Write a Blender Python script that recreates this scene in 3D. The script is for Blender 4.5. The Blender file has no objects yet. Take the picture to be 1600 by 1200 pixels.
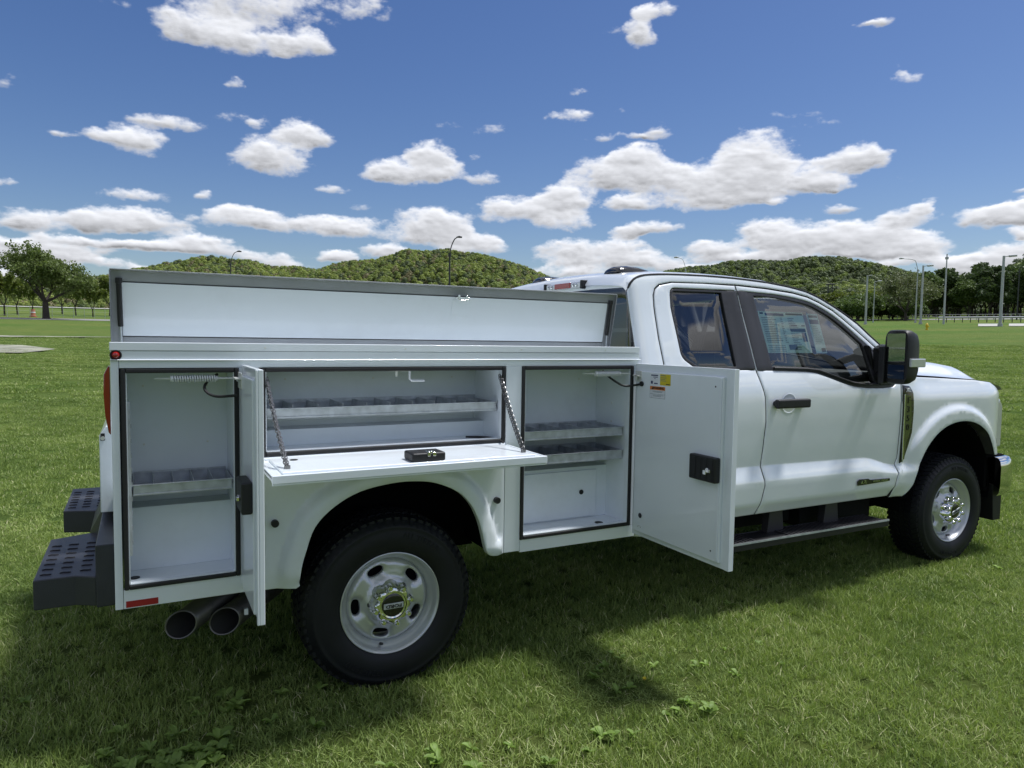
import bpy, bmesh, math, random
import numpy as np
from mathutils import Vector, Matrix, Euler, noise
from mathutils.geometry import delaunay_2d_cdt

random.seed(7)
RNG = np.random.default_rng(11)
SC = bpy.context.scene
COL = SC.collection
PI = math.pi

# ------------------------------------------------------------------ camera
# axes: X runs towards the truck's nose, Y away from the camera across the truck, Z up
CX, CY, CZ = -0.9651, -2.9369, 1.5492
YAW, PIT, ROL, FPX = 0.4832, 0.0626, 0.0141, 1106.05
def camera():
    F = Vector((math.sin(YAW)*math.cos(PIT), math.cos(YAW)*math.cos(PIT), -math.sin(PIT)))
    R = Vector((math.cos(YAW), -math.sin(YAW), 0)); U = R.cross(F)
    c, s = math.cos(ROL), math.sin(ROL)
    R2 = R*c + U*s; U2 = U*c - R*s
    cd = bpy.data.cameras.new('camera'); co = bpy.data.objects.new('camera', cd); COL.objects.link(co)
    m = Matrix((R2, U2, -F)).transposed().to_4x4(); m.translation = Vector((CX, CY, CZ))
    co.matrix_world = m
    cd.sensor_fit = 'HORIZONTAL'; cd.sensor_width = 36; cd.lens = 36*FPX/1600
    cd.clip_start = 0.05; cd.clip_end = 8000
    SC.camera = co
camera()

# ------------------------------------------------------------------ sky, sun, exposure
SUN = Vector((0.42, -0.065, 1.0)).normalized()
SUN_EL = math.asin(SUN.z); SUN_AZ = math.atan2(SUN.x, SUN.y)
SKY_STRENGTH = 0.10
SUN_STRENGTH = 4.4
EXPOSURE = 0.0
SC.view_settings.view_transform = 'Standard'
SC.view_settings.look = 'None'
SC.view_settings.gamma = 1.0
SC.view_settings.use_curve_mapping = False
SC.view_settings.exposure = EXPOSURE
CLOUDS= [(7.99, 23.07, 5.98, 1.53, 0.8), (3.64, 21.16, 3.01, 1.46, 0.7), (6.64, 20.75, 4.05, 1.27, 1), (11.15, 20.91, 1.97, 1.06, 1), (15.4, 23.94, 2.91, 1.02, 0.4), (-1.55, 21.53, 1.16, 0.44, 0.3), (6.3, 17.93, 0.71, 0.58, 0.5), (-0.36, 13.21, 2.43, 1.08, 1), (2.09, 14.79, 2.32, 0.58, 0.8), (-2.1, 13.3, 1.95, 0.49, 0.7), (-4.71, 13.19, 0.74, 0.28, 0.5), (9.03, 13.03, 2.69, 1.6, 1.2), (11.12, 14.78, 2.27, 1.06, 1.2), (7.92, 15.35, 0.81, 0.44, 0.5), (18.86, 12.53, 3.41, 1.12, 1.1), (20.75, 14.02, 1.91, 1.11, 1.2), (21.86, 12.89, 2.03, 0.94, 0.9), (13.24, 11.14, 1.2, 0.37, 0.4), (24.91, 12.5, 1.63, 0.57, 0.5), (24.13, 14.0, 0.61, 0.37, 0.3), (-0.42, 9.55, 2.23, 0.56, 0.7), (4.34, 10.0, 0.96, 0.4, 0.5), (-7.77, 9.51, 0.76, 0.44, 0.6), (-6.44, 7.36, 2.16, 0.82, 1), (-0.45, 7.85, 3.91, 0.96, 1.1), (-2.22, 7.56, 1.97, 0.86, 1), (7.86, 8.49, 4.27, 0.84, 1), (6.74, 8.83, 2.26, 0.74, 1), (14.44, 8.3, 3.34, 0.87, 1.1), (21.14, 8.91, 3.15, 1.26, 1.2), (29.02, 10.15, 4.58, 1.17, 1.1), (31.81, 11.13, 2.12, 1.25, 1.2), (17.39, 6.81, 1.89, 0.64, 1), (24.46, 7.21, 3.07, 0.8, 1), (21.9, 7.94, 4.08, 0.89, 1), (3.87, 6.52, 3.07, 0.82, 1), (8.29, 5.93, 2.79, 0.62, 0.8), (-4.51, 5.86, 2.65, 0.73, 0.7), (13.47, 6.17, 1.55, 0.58, 0.9), (-5.97, 5.11, 2.95, 0.68, 0.7), (-2.65, 4.83, 2.35, 0.44, 0.7), (10.14, 5.4, 1.89, 0.48, 0.7), (36.3, 12.76, 4.42, 1.41, 1.1), (37.51, 13.91, 1.97, 1.15, 1.1), (41.94, 12.13, 5.13, 1.66, 1.2), (46.1, 13.52, 2.79, 2.05, 1.3), (47.07, 11.89, 5.67, 1.53, 1.2), (52.68, 12.94, 2.46, 1.03, 1.1), (43.88, 10.8, 4.59, 0.84, 1), (50.63, 11.35, 2.12, 0.53, 1), (36.85, 10.71, 2.47, 0.67, 1), (31.59, 9.18, 2.13, 0.79, 0.9), (38.39, 8.8, 2.35, 0.68, 0.9), (36.66, 8.43, 1.49, 0.59, 0.7), (34.17, 7.11, 4.51, 0.99, 1.1), (35.71, 6.21, 5.93, 0.7, 1), (43.29, 7.12, 2.16, 0.72, 1), (48.56, 8.01, 3.7, 1.11, 1.2), (53.52, 7.79, 3.61, 1.16, 1.2), (51.22, 7.12, 5.75, 1.0, 1.1), (56.97, 6.73, 2.66, 0.96, 1.1), (47.81, 10.25, 1.11, 0.28, 0.5), (51.97, 9.75, 1.26, 0.36, 0.6), (56.69, 8.83, 1.99, 0.78, 0.8), (57.43, 9.42, 0.84, 0.6, 0.8), (61.52, 8.39, 2.27, 0.9, 1.1), (63.06, 8.54, 1.67, 1.05, 1.1), (63.13, 7.28, 1.33, 0.41, 0.8), (62.86, 5.83, 2.65, 0.58, 1), (59.68, 5.48, 2.16, 0.51, 0.9), (37.27, 22.68, 1.36, 1.46, 0.9), (38.21, 23.77, 1.74, 0.64, 0.7), (35.3, 22.76, 1.28, 0.41, 0.3), (31.74, 16.86, 1.82, 0.54, 0.7), (38.69, 15.88, 1.45, 0.54, 0.5), (36.72, 15.68, 0.99, 0.27, 0.3), (32.41, 18.73, 0.75, 0.31, 0.3), (35.74, 17.33, 0.69, 0.22, 0.3), (54.13, 21.55, 0.88, 0.3, 0.5), (52.92, 21.62, 0.73, 0.19, 0.3), (55.77, 17.79, 1.09, 0.36, 0.5), (55.36, 18.32, 0.39, 0.4, 0.4), (62.72, 10.06, 0.47, 0.16, 0.4)]

def lattice(h, w, rng, gy, gx, wrap=False):
    """one octave of smooth value noise on an h*w image with gy*gx cells"""
    g = rng.random((gy+3, gx+3)).astype(np.float32)
    if wrap: g[:, gx:gx+3] = g[:, 0:3]
    y = np.linspace(0, gy, h, endpoint=False, dtype=np.float32); x = np.linspace(0, gx, w, endpoint=False, dtype=np.float32)
    yi = y.astype(int); xi = x.astype(int); fy = y-yi; fx = x-xi
    fy = fy*fy*(3-2*fy); fx = fx*fx*(3-2*fx)
    a = g[yi][:, xi]; b = g[yi][:, xi+1]; c = g[yi+1][:, xi]; d = g[yi+1][:, xi+1]
    return (a*(1-fx)+b*fx)*(1-fy)[:, None] + (c*(1-fx)+d*fx)*fy[:, None]

def fbm(h, w, rng, gy, gx, octs, wrap=False, gain=0.55, billow=False):
    t = np.zeros((h, w), np.float32); amp = 1; tot = 0
    for o in range(octs):
        n = lattice(h, w, rng, gy, gx, wrap)*2-1
        if billow: n = 2.6*np.abs(n)-1
        t += n*amp; tot += amp; amp *= gain; gy *= 2; gx *= 2
    return t/tot

def paint_clouds(az0, az1, el0, el1, w, h, clouds, seed, wrap):
    """fair-weather cumulus: soft mass field broken up by billowing noise, relief lit from the sun's side, grey flat bases"""
    rng = np.random.default_rng(seed)
    A = np.linspace(az0, az1, w, endpoint=False, dtype=np.float32)[None, :].repeat(h, 0)
    E = np.linspace(el0, el1, h, endpoint=False, dtype=np.float32)[:, None].repeat(w, 1)
    ppd = w/(az1-az0); ppe = h/(el1-el0)
    cw = max(4, int((az1-az0)/2.6)); ch = max(4, int((el1-el0)/1.5))
    wa = fbm(h, w, rng, ch, cw, 6, wrap, .6); we = fbm(h, w, rng, ch, cw, 6, wrap, .6)
    n1 = fbm(h, w, rng, ch*2, int(cw*1.6), 7, wrap, 0.66); bl = fbm(h, w, rng, ch*2, cw*2, 5, wrap, 0.58, True)
    wsp = fbm(h, w, rng, ch, cw, 7, wrap, .72)
    A2 = A + wa*1.05; E2 = E + we*0.46
    inv = np.ones((h, w), np.float32); Bs = np.zeros((h, w), np.float32); Ws = np.full((h, w), 1e-4, np.float32)
    for (a, e, ra, re, wt) in clouds:
        i0 = max(0, int((a-ra*2.2-2-az0)*ppd)); i1 = min(w, int((a+ra*2.2+2-az0)*ppd)+1)
        j0 = max(0, int((e-re*2.6-.7-el0)*ppe)); j1 = min(h, int((e+re*2.6+.7-el0)*ppe)+1)
        if i1-i0 < 3 or j1-j0 < 3: continue
        sa = A2[j0:j1, i0:i1]; se = E2[j0:j1, i0:i1]
        u = (sa-a)/(ra*1.25); v = (se-e)/(re*1.35)
        v = np.where(v < 0, v*1.45, v)
        f = np.clip(1-(u*u+v*v), 0, 1)**.8*min(1.0, .35+.6*wt)
        inv[j0:j1, i0:i1] *= 1-.92*f
        b = (E[j0:j1, i0:i1]+.35*we[j0:j1, i0:i1]*re-(e-re*.9))/(1.9*re)
        Bs[j0:j1, i0:i1] += f*f*np.clip(b, 0, 1.2); Ws[j0:j1, i0:i1] += f*f
    F = 1-inv; B = Bs/Ws
    T = F*1.62 + (bl*.26+n1*.85+wsp*.45)*(.55+.45*(1-F)) - .43
    T = np.where(F <= 0.001, -1, T)
    alpha = np.clip(T/.85, 0, 1); alpha = alpha*alpha*(3-2*alpha); alpha *= np.clip(F*3.0, 0, 1)*np.clip(.45+F*1.1, 0, 1)
    rel = .75*F + .16*bl + .10*n1 + .16*np.clip(T, 0, 1)
    k = 3
    for _ in range(2):
        rel = (np.roll(rel, k, 0)+np.roll(rel, -k, 0)+np.roll(rel, k, 1)+np.roll(rel, -k, 1)+2*rel)/6
    gy = np.gradient(rel, axis=0)*ppe; gx = np.gradient(rel, axis=1)*ppd
    lam = np.clip(.5-(gx*.22+gy*.62)*.62, 0, 1)
    thick = np.clip(T/1.1, 0, 1)
    vert = np.clip(B, 0, 1)
    L = .86 - .36*thick*(1-vert)**1.1 - .16*thick*(1-lam) + .22*(lam-.5) + .08*vert
    L = L - .10*np.clip(n1*thick, 0, 1)
    L = np.clip(L, .30, 1.0)**1.15
    img = np.empty((h, w, 4), np.float32)
    img[..., 0] = L*0.965; img[..., 1] = L*0.985; img[..., 2] = L*1.045; img[..., 3] = alpha
    return img

def cloud_image(name, arr):
    h, w = arr.shape[:2]
    im = bpy.data.images.new(name, w, h, alpha=True, float_buffer=True)
    im.colorspace_settings.name = 'Non-Color'
    im.alpha_mode = 'CHANNEL_PACKED'
    im.pixels.foreach_set(arr.ravel()); im.update(); im.pack()
    return im

AZ0, AZ1, EL0, EL1 = -24.0, 80.0, 0.0, 34.0
def sky():
    rng = np.random.default_rng(5)
    wide = list(CLOUDS)
    # the rest of the dome carries the same fair-weather cumulus, small and flat near the horizon
    for k in range(430):
        el = 4+58*rng.random()**1.7
        az = rng.uniform(-180, 180)
        if AZ0+13 < az < AZ1-10 and el < 26: continue
        s = (0.25+0.9*math.sin(math.radians(el))**0.8)*rng.uniform(0.6, 1.5)
        ra = 6.5*s/max(0.35, math.cos(math.radians(el))); re = 2.9*s
        wide.append((az, el, ra, re, rng.uniform(0.5, 1.25)))
        for q in range(2): wide.append((az+rng.uniform(-1, 1)*ra, el+rng.uniform(-.3, .5)*re, ra*.55, re*.6, 1.0))
    for k in range(150):   # the far banks of cloud that pale the horizon
        e_ = rng.uniform(2.6, 6.6); wide.append((rng.uniform(-180, 180) if k % 2 else AZ0+(AZ1-AZ0)*rng.random(), e_, rng.uniform(1.5, 4.0), rng.uniform(.30, .65), rng.uniform(.35, .85)))
    for k in range(22):   # thin scraps between the larger clouds
        wide.append((AZ0+(AZ1-AZ0)*rng.random(), rng.uniform(8, 17), rng.uniform(1.0, 2.2), rng.uniform(.25, .5), rng.uniform(.02, .18)))
    near = [c for c in wide if AZ0-10 < c[0] < AZ1+10 and c[1] < 40]
    front = cloud_image('cumulus_front', paint_clouds(AZ0, AZ1, EL0, EL1, 2496, 1020, near, 3, False))
    ring = cloud_image('cumulus_ring', paint_clouds(-180, 180, 0, 90, 2048, 640, wide, 4, True))
    w = bpy.data.worlds.new('World'); SC.world = w; w.use_nodes = True
    nt = w.node_tree; N = nt.nodes; L = nt.links; N.clear()
    def mth(op, a, b=None, c=None):
        n = N.new('ShaderNodeMath'); n.operation = op
        for i, v in enumerate((a, b, c)):
            if v is None: continue
            if isinstance(v, (int, float)): n.inputs[i].default_value = v
            else: L.new(v, n.inputs[i])
        return n.outputs[0]
    tc = N.new('ShaderNodeTexCoord'); sp = N.new('ShaderNodeSeparateXYZ'); L.new(tc.outputs['Generated'], sp.inputs[0])
    az = mth('MULTIPLY', mth('ARCTAN2', sp.outputs[0], sp.outputs[1]), 180/PI)
    el = mth('MULTIPLY', mth('ARCSINE', sp.outputs[2]), 180/PI)
    def img(im, a0, a1, e0, e1):
        cb = N.new('ShaderNodeCombineXYZ')
        L.new(mth('DIVIDE', mth('SUBTRACT', az, a0), a1-a0), cb.inputs[0])
        L.new(mth('DIVIDE', mth('SUBTRACT', el, e0), e1-e0), cb.inputs[1])
        t = N.new('ShaderNodeTexImage'); t.image = im; t.extension = 'EXTEND'; t.interpolation = 'Cubic'
        L.new(cb.outputs[0], t.inputs[0]); return t
    tf = img(front, AZ0, AZ1, EL0, EL1); tr = img(ring, -180, 180, 0, 90)
    def ramp(v, lo, hi):
        n = N.new('ShaderNodeMapRange'); n.interpolation_type = 'SMOOTHSTEP'
        n.inputs[1].default_value = lo; n.inputs[2].default_value = hi; L.new(v, n.inputs[0]); return n.outputs[0]
    inside = mth('MULTIPLY', mth('MULTIPLY', ramp(az, AZ0, AZ0+8), mth('SUBTRACT', 1.0, ramp(az, AZ1-8, AZ1))), mth('SUBTRACT', 1.0, ramp(el, EL1-6, EL1)))
    mc = N.new('ShaderNodeMix'); mc.data_type = 'RGBA'; L.new(inside, mc.inputs[0]); L.new(tr.outputs[0], mc.inputs[6]); L.new(tf.outputs[0], mc.inputs[7])
    ma = N.new('ShaderNodeMix'); ma.data_type = 'FLOAT'; L.new(inside, ma.inputs[0]); L.new(tr.outputs[1], ma.inputs[2]); L.new(tf.outputs[1], ma.inputs[3])
    up = ramp(el, -0.5, 1.5)
    mask = mth('MULTIPLY', ma.outputs[0], up)
    st = N.new('ShaderNodeTexSky'); st.sky_type = 'NISHITA'; st.sun_disc = False
    st.sun_elevation = SUN_EL; st.sun_rotation = SUN_AZ
    st.altitude = 200; st.air_density = 1.0; st.dust_density = 0.9; st.ozone_density = 2.2
    hs = N.new('ShaderNodeHueSaturation'); hs.inputs['Saturation'].default_value = 1.24; hs.inputs['Value'].default_value = 0.99; hs.inputs['Hue'].default_value = 0.512
    L.new(st.outputs[0], hs.inputs['Color'])
    b1 = N.new('ShaderNodeBackground'); L.new(hs.outputs[0], b1.inputs[0]); b1.inputs[1].default_value = SKY_STRENGTH
    b2 = N.new('ShaderNodeBackground'); L.new(mc.outputs[2], b2.inputs[0]); b2.inputs[1].default_value = 1.12
    mx = N.new('ShaderNodeMixShader'); L.new(mask, mx.inputs[0]); L.new(b1.outputs[0], mx.inputs[1]); L.new(b2.outputs[0], mx.inputs[2])
    out = N.new('ShaderNodeOutputWorld'); L.new(mx.outputs[0], out.inputs[0])
    try: w.cycles.sampling_method = 'MANUAL'; w.cycles.sample_map_resolution = 512
    except Exception: pass
sky()
def sun():
    ld = bpy.data.lights.new('sun', 'SUN'); ld.energy = SUN_STRENGTH; ld.angle = math.radians(9)   # thin cloud over the sun: the photograph's shadows are soft; ld.color = (1.0, 0.975, 0.93)
    lo = bpy.data.objects.new('sun', ld); COL.objects.link(lo)
    lo.rotation_euler = SUN.to_track_quat('Z', 'Y').to_euler(); lo.location = (10, -10, 40)
sun()

# ------------------------------------------------------------------ materials
def new_mat(name):
    m = bpy.data.materials.new(name); m.use_nodes = True
    return m, m.node_tree.nodes, m.node_tree.links, m.node_tree.nodes['Principled BSDF']
def pbr(name, col, rough=0.5, metal=0.0, coat=0.0, bump=0.0, bscale=200, var=0.0, vscale=3, spec=0.5, bdist=.002, coat_ior=1.5, dirt=None, dirt_scale=4, dirt_amt=0.3):
    m, N, L, b = new_mat(name)
    b.inputs['Base Color'].default_value = (*col, 1); b.inputs['Roughness'].default_value = rough
    b.inputs['Metallic'].default_value = metal; b.inputs['Coat Weight'].default_value = coat; b.inputs['Coat Roughness'].default_value = 0.03
    b.inputs['Specular IOR Level'].default_value = spec; b.inputs['Coat IOR'].default_value = coat_ior
    tc = N.new('ShaderNodeTexCoord')
    src = None
    if var > 0:
        n = N.new('ShaderNodeTexNoise'); n.inputs['Scale'].default_value = vscale; n.inputs['Detail'].default_value = 6; L.new(tc.outputs['Object'], n.inputs['Vector'])
        mr = N.new('ShaderNodeMapRange'); mr.inputs[1].default_value = .3; mr.inputs[2].default_value = .7; mr.inputs[3].default_value = 1-var; mr.inputs[4].default_value = 1+var
        L.new(n.outputs['Fac'], mr.inputs[0])
        mu = N.new('ShaderNodeVectorMath'); mu.operation = 'SCALE'; mu.inputs[0].default_value = col; L.new(mr.outputs[0], mu.inputs['Scale'])
        src = mu.outputs[0]; L.new(src, b.inputs['Base Color'])
        mr2 = N.new('ShaderNodeMapRange'); mr2.inputs[3].default_value = max(0, rough-.08); mr2.inputs[4].default_value = rough+.1; L.new(n.outputs['Fac'], mr2.inputs[0]); L.new(mr2.outputs[0], b.inputs['Roughness'])
    if dirt:
        n = N.new('ShaderNodeTexNoise'); n.inputs['Scale'].default_value = dirt_scale; n.inputs['Detail'].default_value = 9; n.inputs['Roughness'].default_value = .7; L.new(tc.outputs['Object'], n.inputs['Vector'])
        mr = N.new('ShaderNodeMapRange'); mr.inputs[1].default_value = .5; mr.inputs[2].default_value = .8; mr.inputs[3].default_value = 0; mr.inputs[4].default_value = dirt_amt; L.new(n.outputs['Fac'], mr.inputs[0])
        mx = N.new('ShaderNodeMix'); mx.data_type = 'RGBA'; L.new(mr.outputs[0], mx.inputs[0]); mx.inputs[7].default_value = (*dirt, 1)
        if src: L.new(src, mx.inputs[6])
        else: mx.inputs[6].default_value = (*col, 1)
        L.new(mx.outputs[2], b.inputs['Base Color'])
    if bump > 0:
        n = N.new('ShaderNodeTexNoise'); n.inputs['Scale'].default_value = bscale; n.inputs['Detail'].default_value = 3; L.new(tc.outputs['Object'], n.inputs['Vector'])
        bp = N.new('ShaderNodeBump'); bp.inputs['Strength'].default_value = bump; bp.inputs['Distance'].default_value = bdist; L.new(n.outputs['Fac'], bp.inputs['Height']); L.new(bp.outputs[0], b.inputs['Coat Normal']); L.new(bp.outputs[0], b.inputs['Normal'])
    return m
M = {}
M['paint'] = pbr('truck_paint', (0.78, 0.825, 0.87), 0.30, coat=1.0, var=0.015, vscale=1.5, bump=.35, bscale=1.6, bdist=.02, coat_ior=1.75)
def lined_back(m, col):
    # the cab skin is painted outside and trimmed in grey inside
    N = m.node_tree.nodes; L = m.node_tree.links; b = N['Principled BSDF']; src = b.inputs['Base Color'].links[0].from_socket
    g_ = N.new('ShaderNodeNewGeometry'); mx = N.new('ShaderNodeMix'); mx.data_type = 'RGBA'; L.new(g_.outputs['Backfacing'], mx.inputs[0]); L.new(src, mx.inputs[6]); mx.inputs[7].default_value = (*col, 1); L.new(mx.outputs[2], b.inputs['Base Color'])
lined_back(M['paint'], (.07,.07,.075))
M['body'] = pbr('service_body_paint', (0.77, 0.82, 0.86), 0.34, coat=0.6, bump=.05, bscale=90, var=0.03, vscale=2, dirt=(.42,.42,.40), dirt_scale=2.2, dirt_amt=.22)
M['liner'] = pbr('compartment_paint', (0.79, 0.845, 0.89), 0.42, coat=0.15, bump=.06, bscale=120, var=0.04, vscale=3, dirt=(.35,.36,.34), dirt_amt=.18)
M['lidgrey'] = pbr('lid_flange_grey', (0.31, 0.325, 0.34), 0.5, metal=0.2, var=.08, vscale=8)
M['spring'] = pbr('spring_plating', (0.70, 0.73, 0.72), 0.45, metal=.1)
M['galv'] = pbr('galvanised_steel', (0.50, 0.53, 0.56), 0.42, metal=0.45, var=.2, vscale=25, bump=.1, bscale=60)
M['chainsteel'] = pbr('chain_steel', (0.20, 0.20, 0.20), 0.3, metal=.9)
M['zinc'] = pbr('zinc_plate', (0.72, 0.73, 0.70), 0.4, metal=0.6, var=.1, vscale=30)
M['seal'] = pbr('black_rubber_seal', (0.012, 0.012, 0.013), 0.6)
M['black'] = pbr('black_plastic', (0.009, 0.009, 0.011), 0.5, bump=.3, bscale=500, var=.1, vscale=10)
M['satin'] = pbr('satin_black_trim', (0.035, 0.034, 0.038), 0.42)
M['gloss_black'] = pbr('gloss_black', (0.01, 0.01, 0.012), 0.12, coat=.5)
M['under'] = pbr('underbody_black', (0.006, 0.006, 0.007), 0.8, dirt=(.03,.026,.022), dirt_scale=6, dirt_amt=.2, spec=.2)
M['well'] = pbr('wheel_well_felt', (0.004, 0.004, 0.005), 0.95, spec=.1)
M['badge'] = pbr('badge_chrome', (0.24, 0.25, 0.25), 0.12, metal=1)
M['step'] = pbr('bumper_powder_coat', (0.032, 0.034, 0.042), 0.42, bump=.5, bscale=320, var=.15, vscale=6, dirt=(.12,.12,.12), dirt_amt=.2)
M['tyre'] = pbr('tyre_rubber', (0.006, 0.007, 0.010), 0.55, bump=.2, bscale=150, var=.25, vscale=9, dirt=(.028,.026,.024), dirt_scale=10, dirt_amt=.15, spec=.35)
M['rim'] = pbr('silver_wheel_paint', (0.56, 0.58, 0.60), 0.34, metal=.6, coat=.25, var=.04, vscale=5)
M['chrome'] = pbr('chrome', (0.78, 0.79, 0.80), 0.06, metal=1)
M['exh'] = pbr('exhaust_steel', (0.20, 0.19, 0.18), 0.45, metal=.8, dirt=(.06,.05,.045), dirt_scale=14, dirt_amt=.8, bump=.2, bscale=60)
M['soot'] = pbr('exhaust_soot', (0.02, 0.019, 0.018), 0.8)
M['red'] = pbr('red_lens', (0.30, 0.008, 0.008), 0.12, coat=1)
M['redref'] = pbr('red_reflector_tape', (0.33, 0.01, 0.015), 0.35, bump=.3, bscale=900)
M['lens'] = pbr('clear_lens', (0.6, 0.62, 0.63), 0.1, coat=1, metal=.3)
M['amber'] = pbr('amber_lens', (0.05, 0.022, 0.01), 0.12, coat=1)
M['seat'] = pbr('seat_vinyl', (0.03, 0.03, 0.034), 0.55)
M['cabin'] = pbr('cabin_trim', (0.06, 0.06, 0.065), 0.7)
M['cabinlight'] = pbr('cabin_pillar_trim', (0.30, 0.31, 0.32), 0.7)
M['mirror'] = pbr('mirror_glass', (0.34, 0.36, 0.38), 0.02, metal=1)
M['paper'] = pbr('sticker_paper', (0.78, 0.95, 0.90), 0.6)
M['ink'] = pbr('sticker_ink', (0.10, 0.16, 0.18), 0.6)
M['inkblue'] = pbr('sticker_ink_blue', (0.04, 0.12, 0.25), 0.6)
M['white'] = pbr('label_white', (0.72, 0.74, 0.78), 0.45)
M['yellow'] = pbr('label_yellow', (0.62, 0.50, 0.02), 0.45)
M['orange'] = pbr('label_orange', (0.65, 0.20, 0.03), 0.45)
M['navy'] = pbr('label_navy', (0.03, 0.04, 0.12), 0.5)
M['pole_dark'] = pbr('dark_pole_paint', (0.04, 0.042, 0.045), 0.6)
M['pole_galv'] = pbr('galvanised_pole', (0.42, 0.43, 0.44), 0.55, metal=.4, var=.1, vscale=1)
M['concrete'] = pbr('pale_concrete', (0.42, 0.41, 0.38), 0.9, var=.18, vscale=.4)
M['patch'] = pbr('thin_gravel', (0.26, 0.26, 0.20), 0.95, var=.45, vscale=1.2)
M['asphalt'] = pbr('worn_road', (0.24, 0.235, 0.225), 0.9, var=.15, vscale=.3)
M['hydrant'] = pbr('hydrant_yellow', (0.65, 0.45, 0.02), 0.5)
M['cone'] = pbr('barrel_orange', (0.42, 0.16, 0.09), 0.6)
M['bark'] = pbr('bark', (0.055, 0.045, 0.037), 0.95, var=.3, vscale=6)
def glass_mat(name, tint, rough=0.0, ior=1.5):
    m, N, L, b = new_mat(name); N.remove(b)
    out = [n for n in N if n.type == 'OUTPUT_MATERIAL'][0]
    t = N.new('ShaderNodeBsdfTransparent'); t.inputs[0].default_value = (*tint, 1)
    g = N.new('ShaderNodeBsdfGlossy'); g.inputs['Roughness'].default_value = rough
    f = N.new('ShaderNodeFresnel'); f.inputs[0].default_value = ior
    mu = N.new('ShaderNodeMath'); mu.operation = 'MULTIPLY_ADD'; mu.inputs[1].default_value = 1.35; mu.inputs[2].default_value = 0.03; mu.use_clamp = True
    L.new(f.outputs[0], mu.inputs[0])
    mx = N.new('ShaderNodeMixShader'); L.new(mu.outputs[0], mx.inputs[0]); L.new(t.outputs[0], mx.inputs[1]); L.new(g.outputs[0], mx.inputs[2]); L.new(mx.outputs[0], out.inputs[0])
    return m
M['glass'] = glass_mat('window_glass', (0.92, 0.97, 0.95), 0.0, 1.72)
M['tint'] = glass_mat('privacy_glass', (0.28, 0.34, 0.36), 0.0, 1.7)

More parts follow.
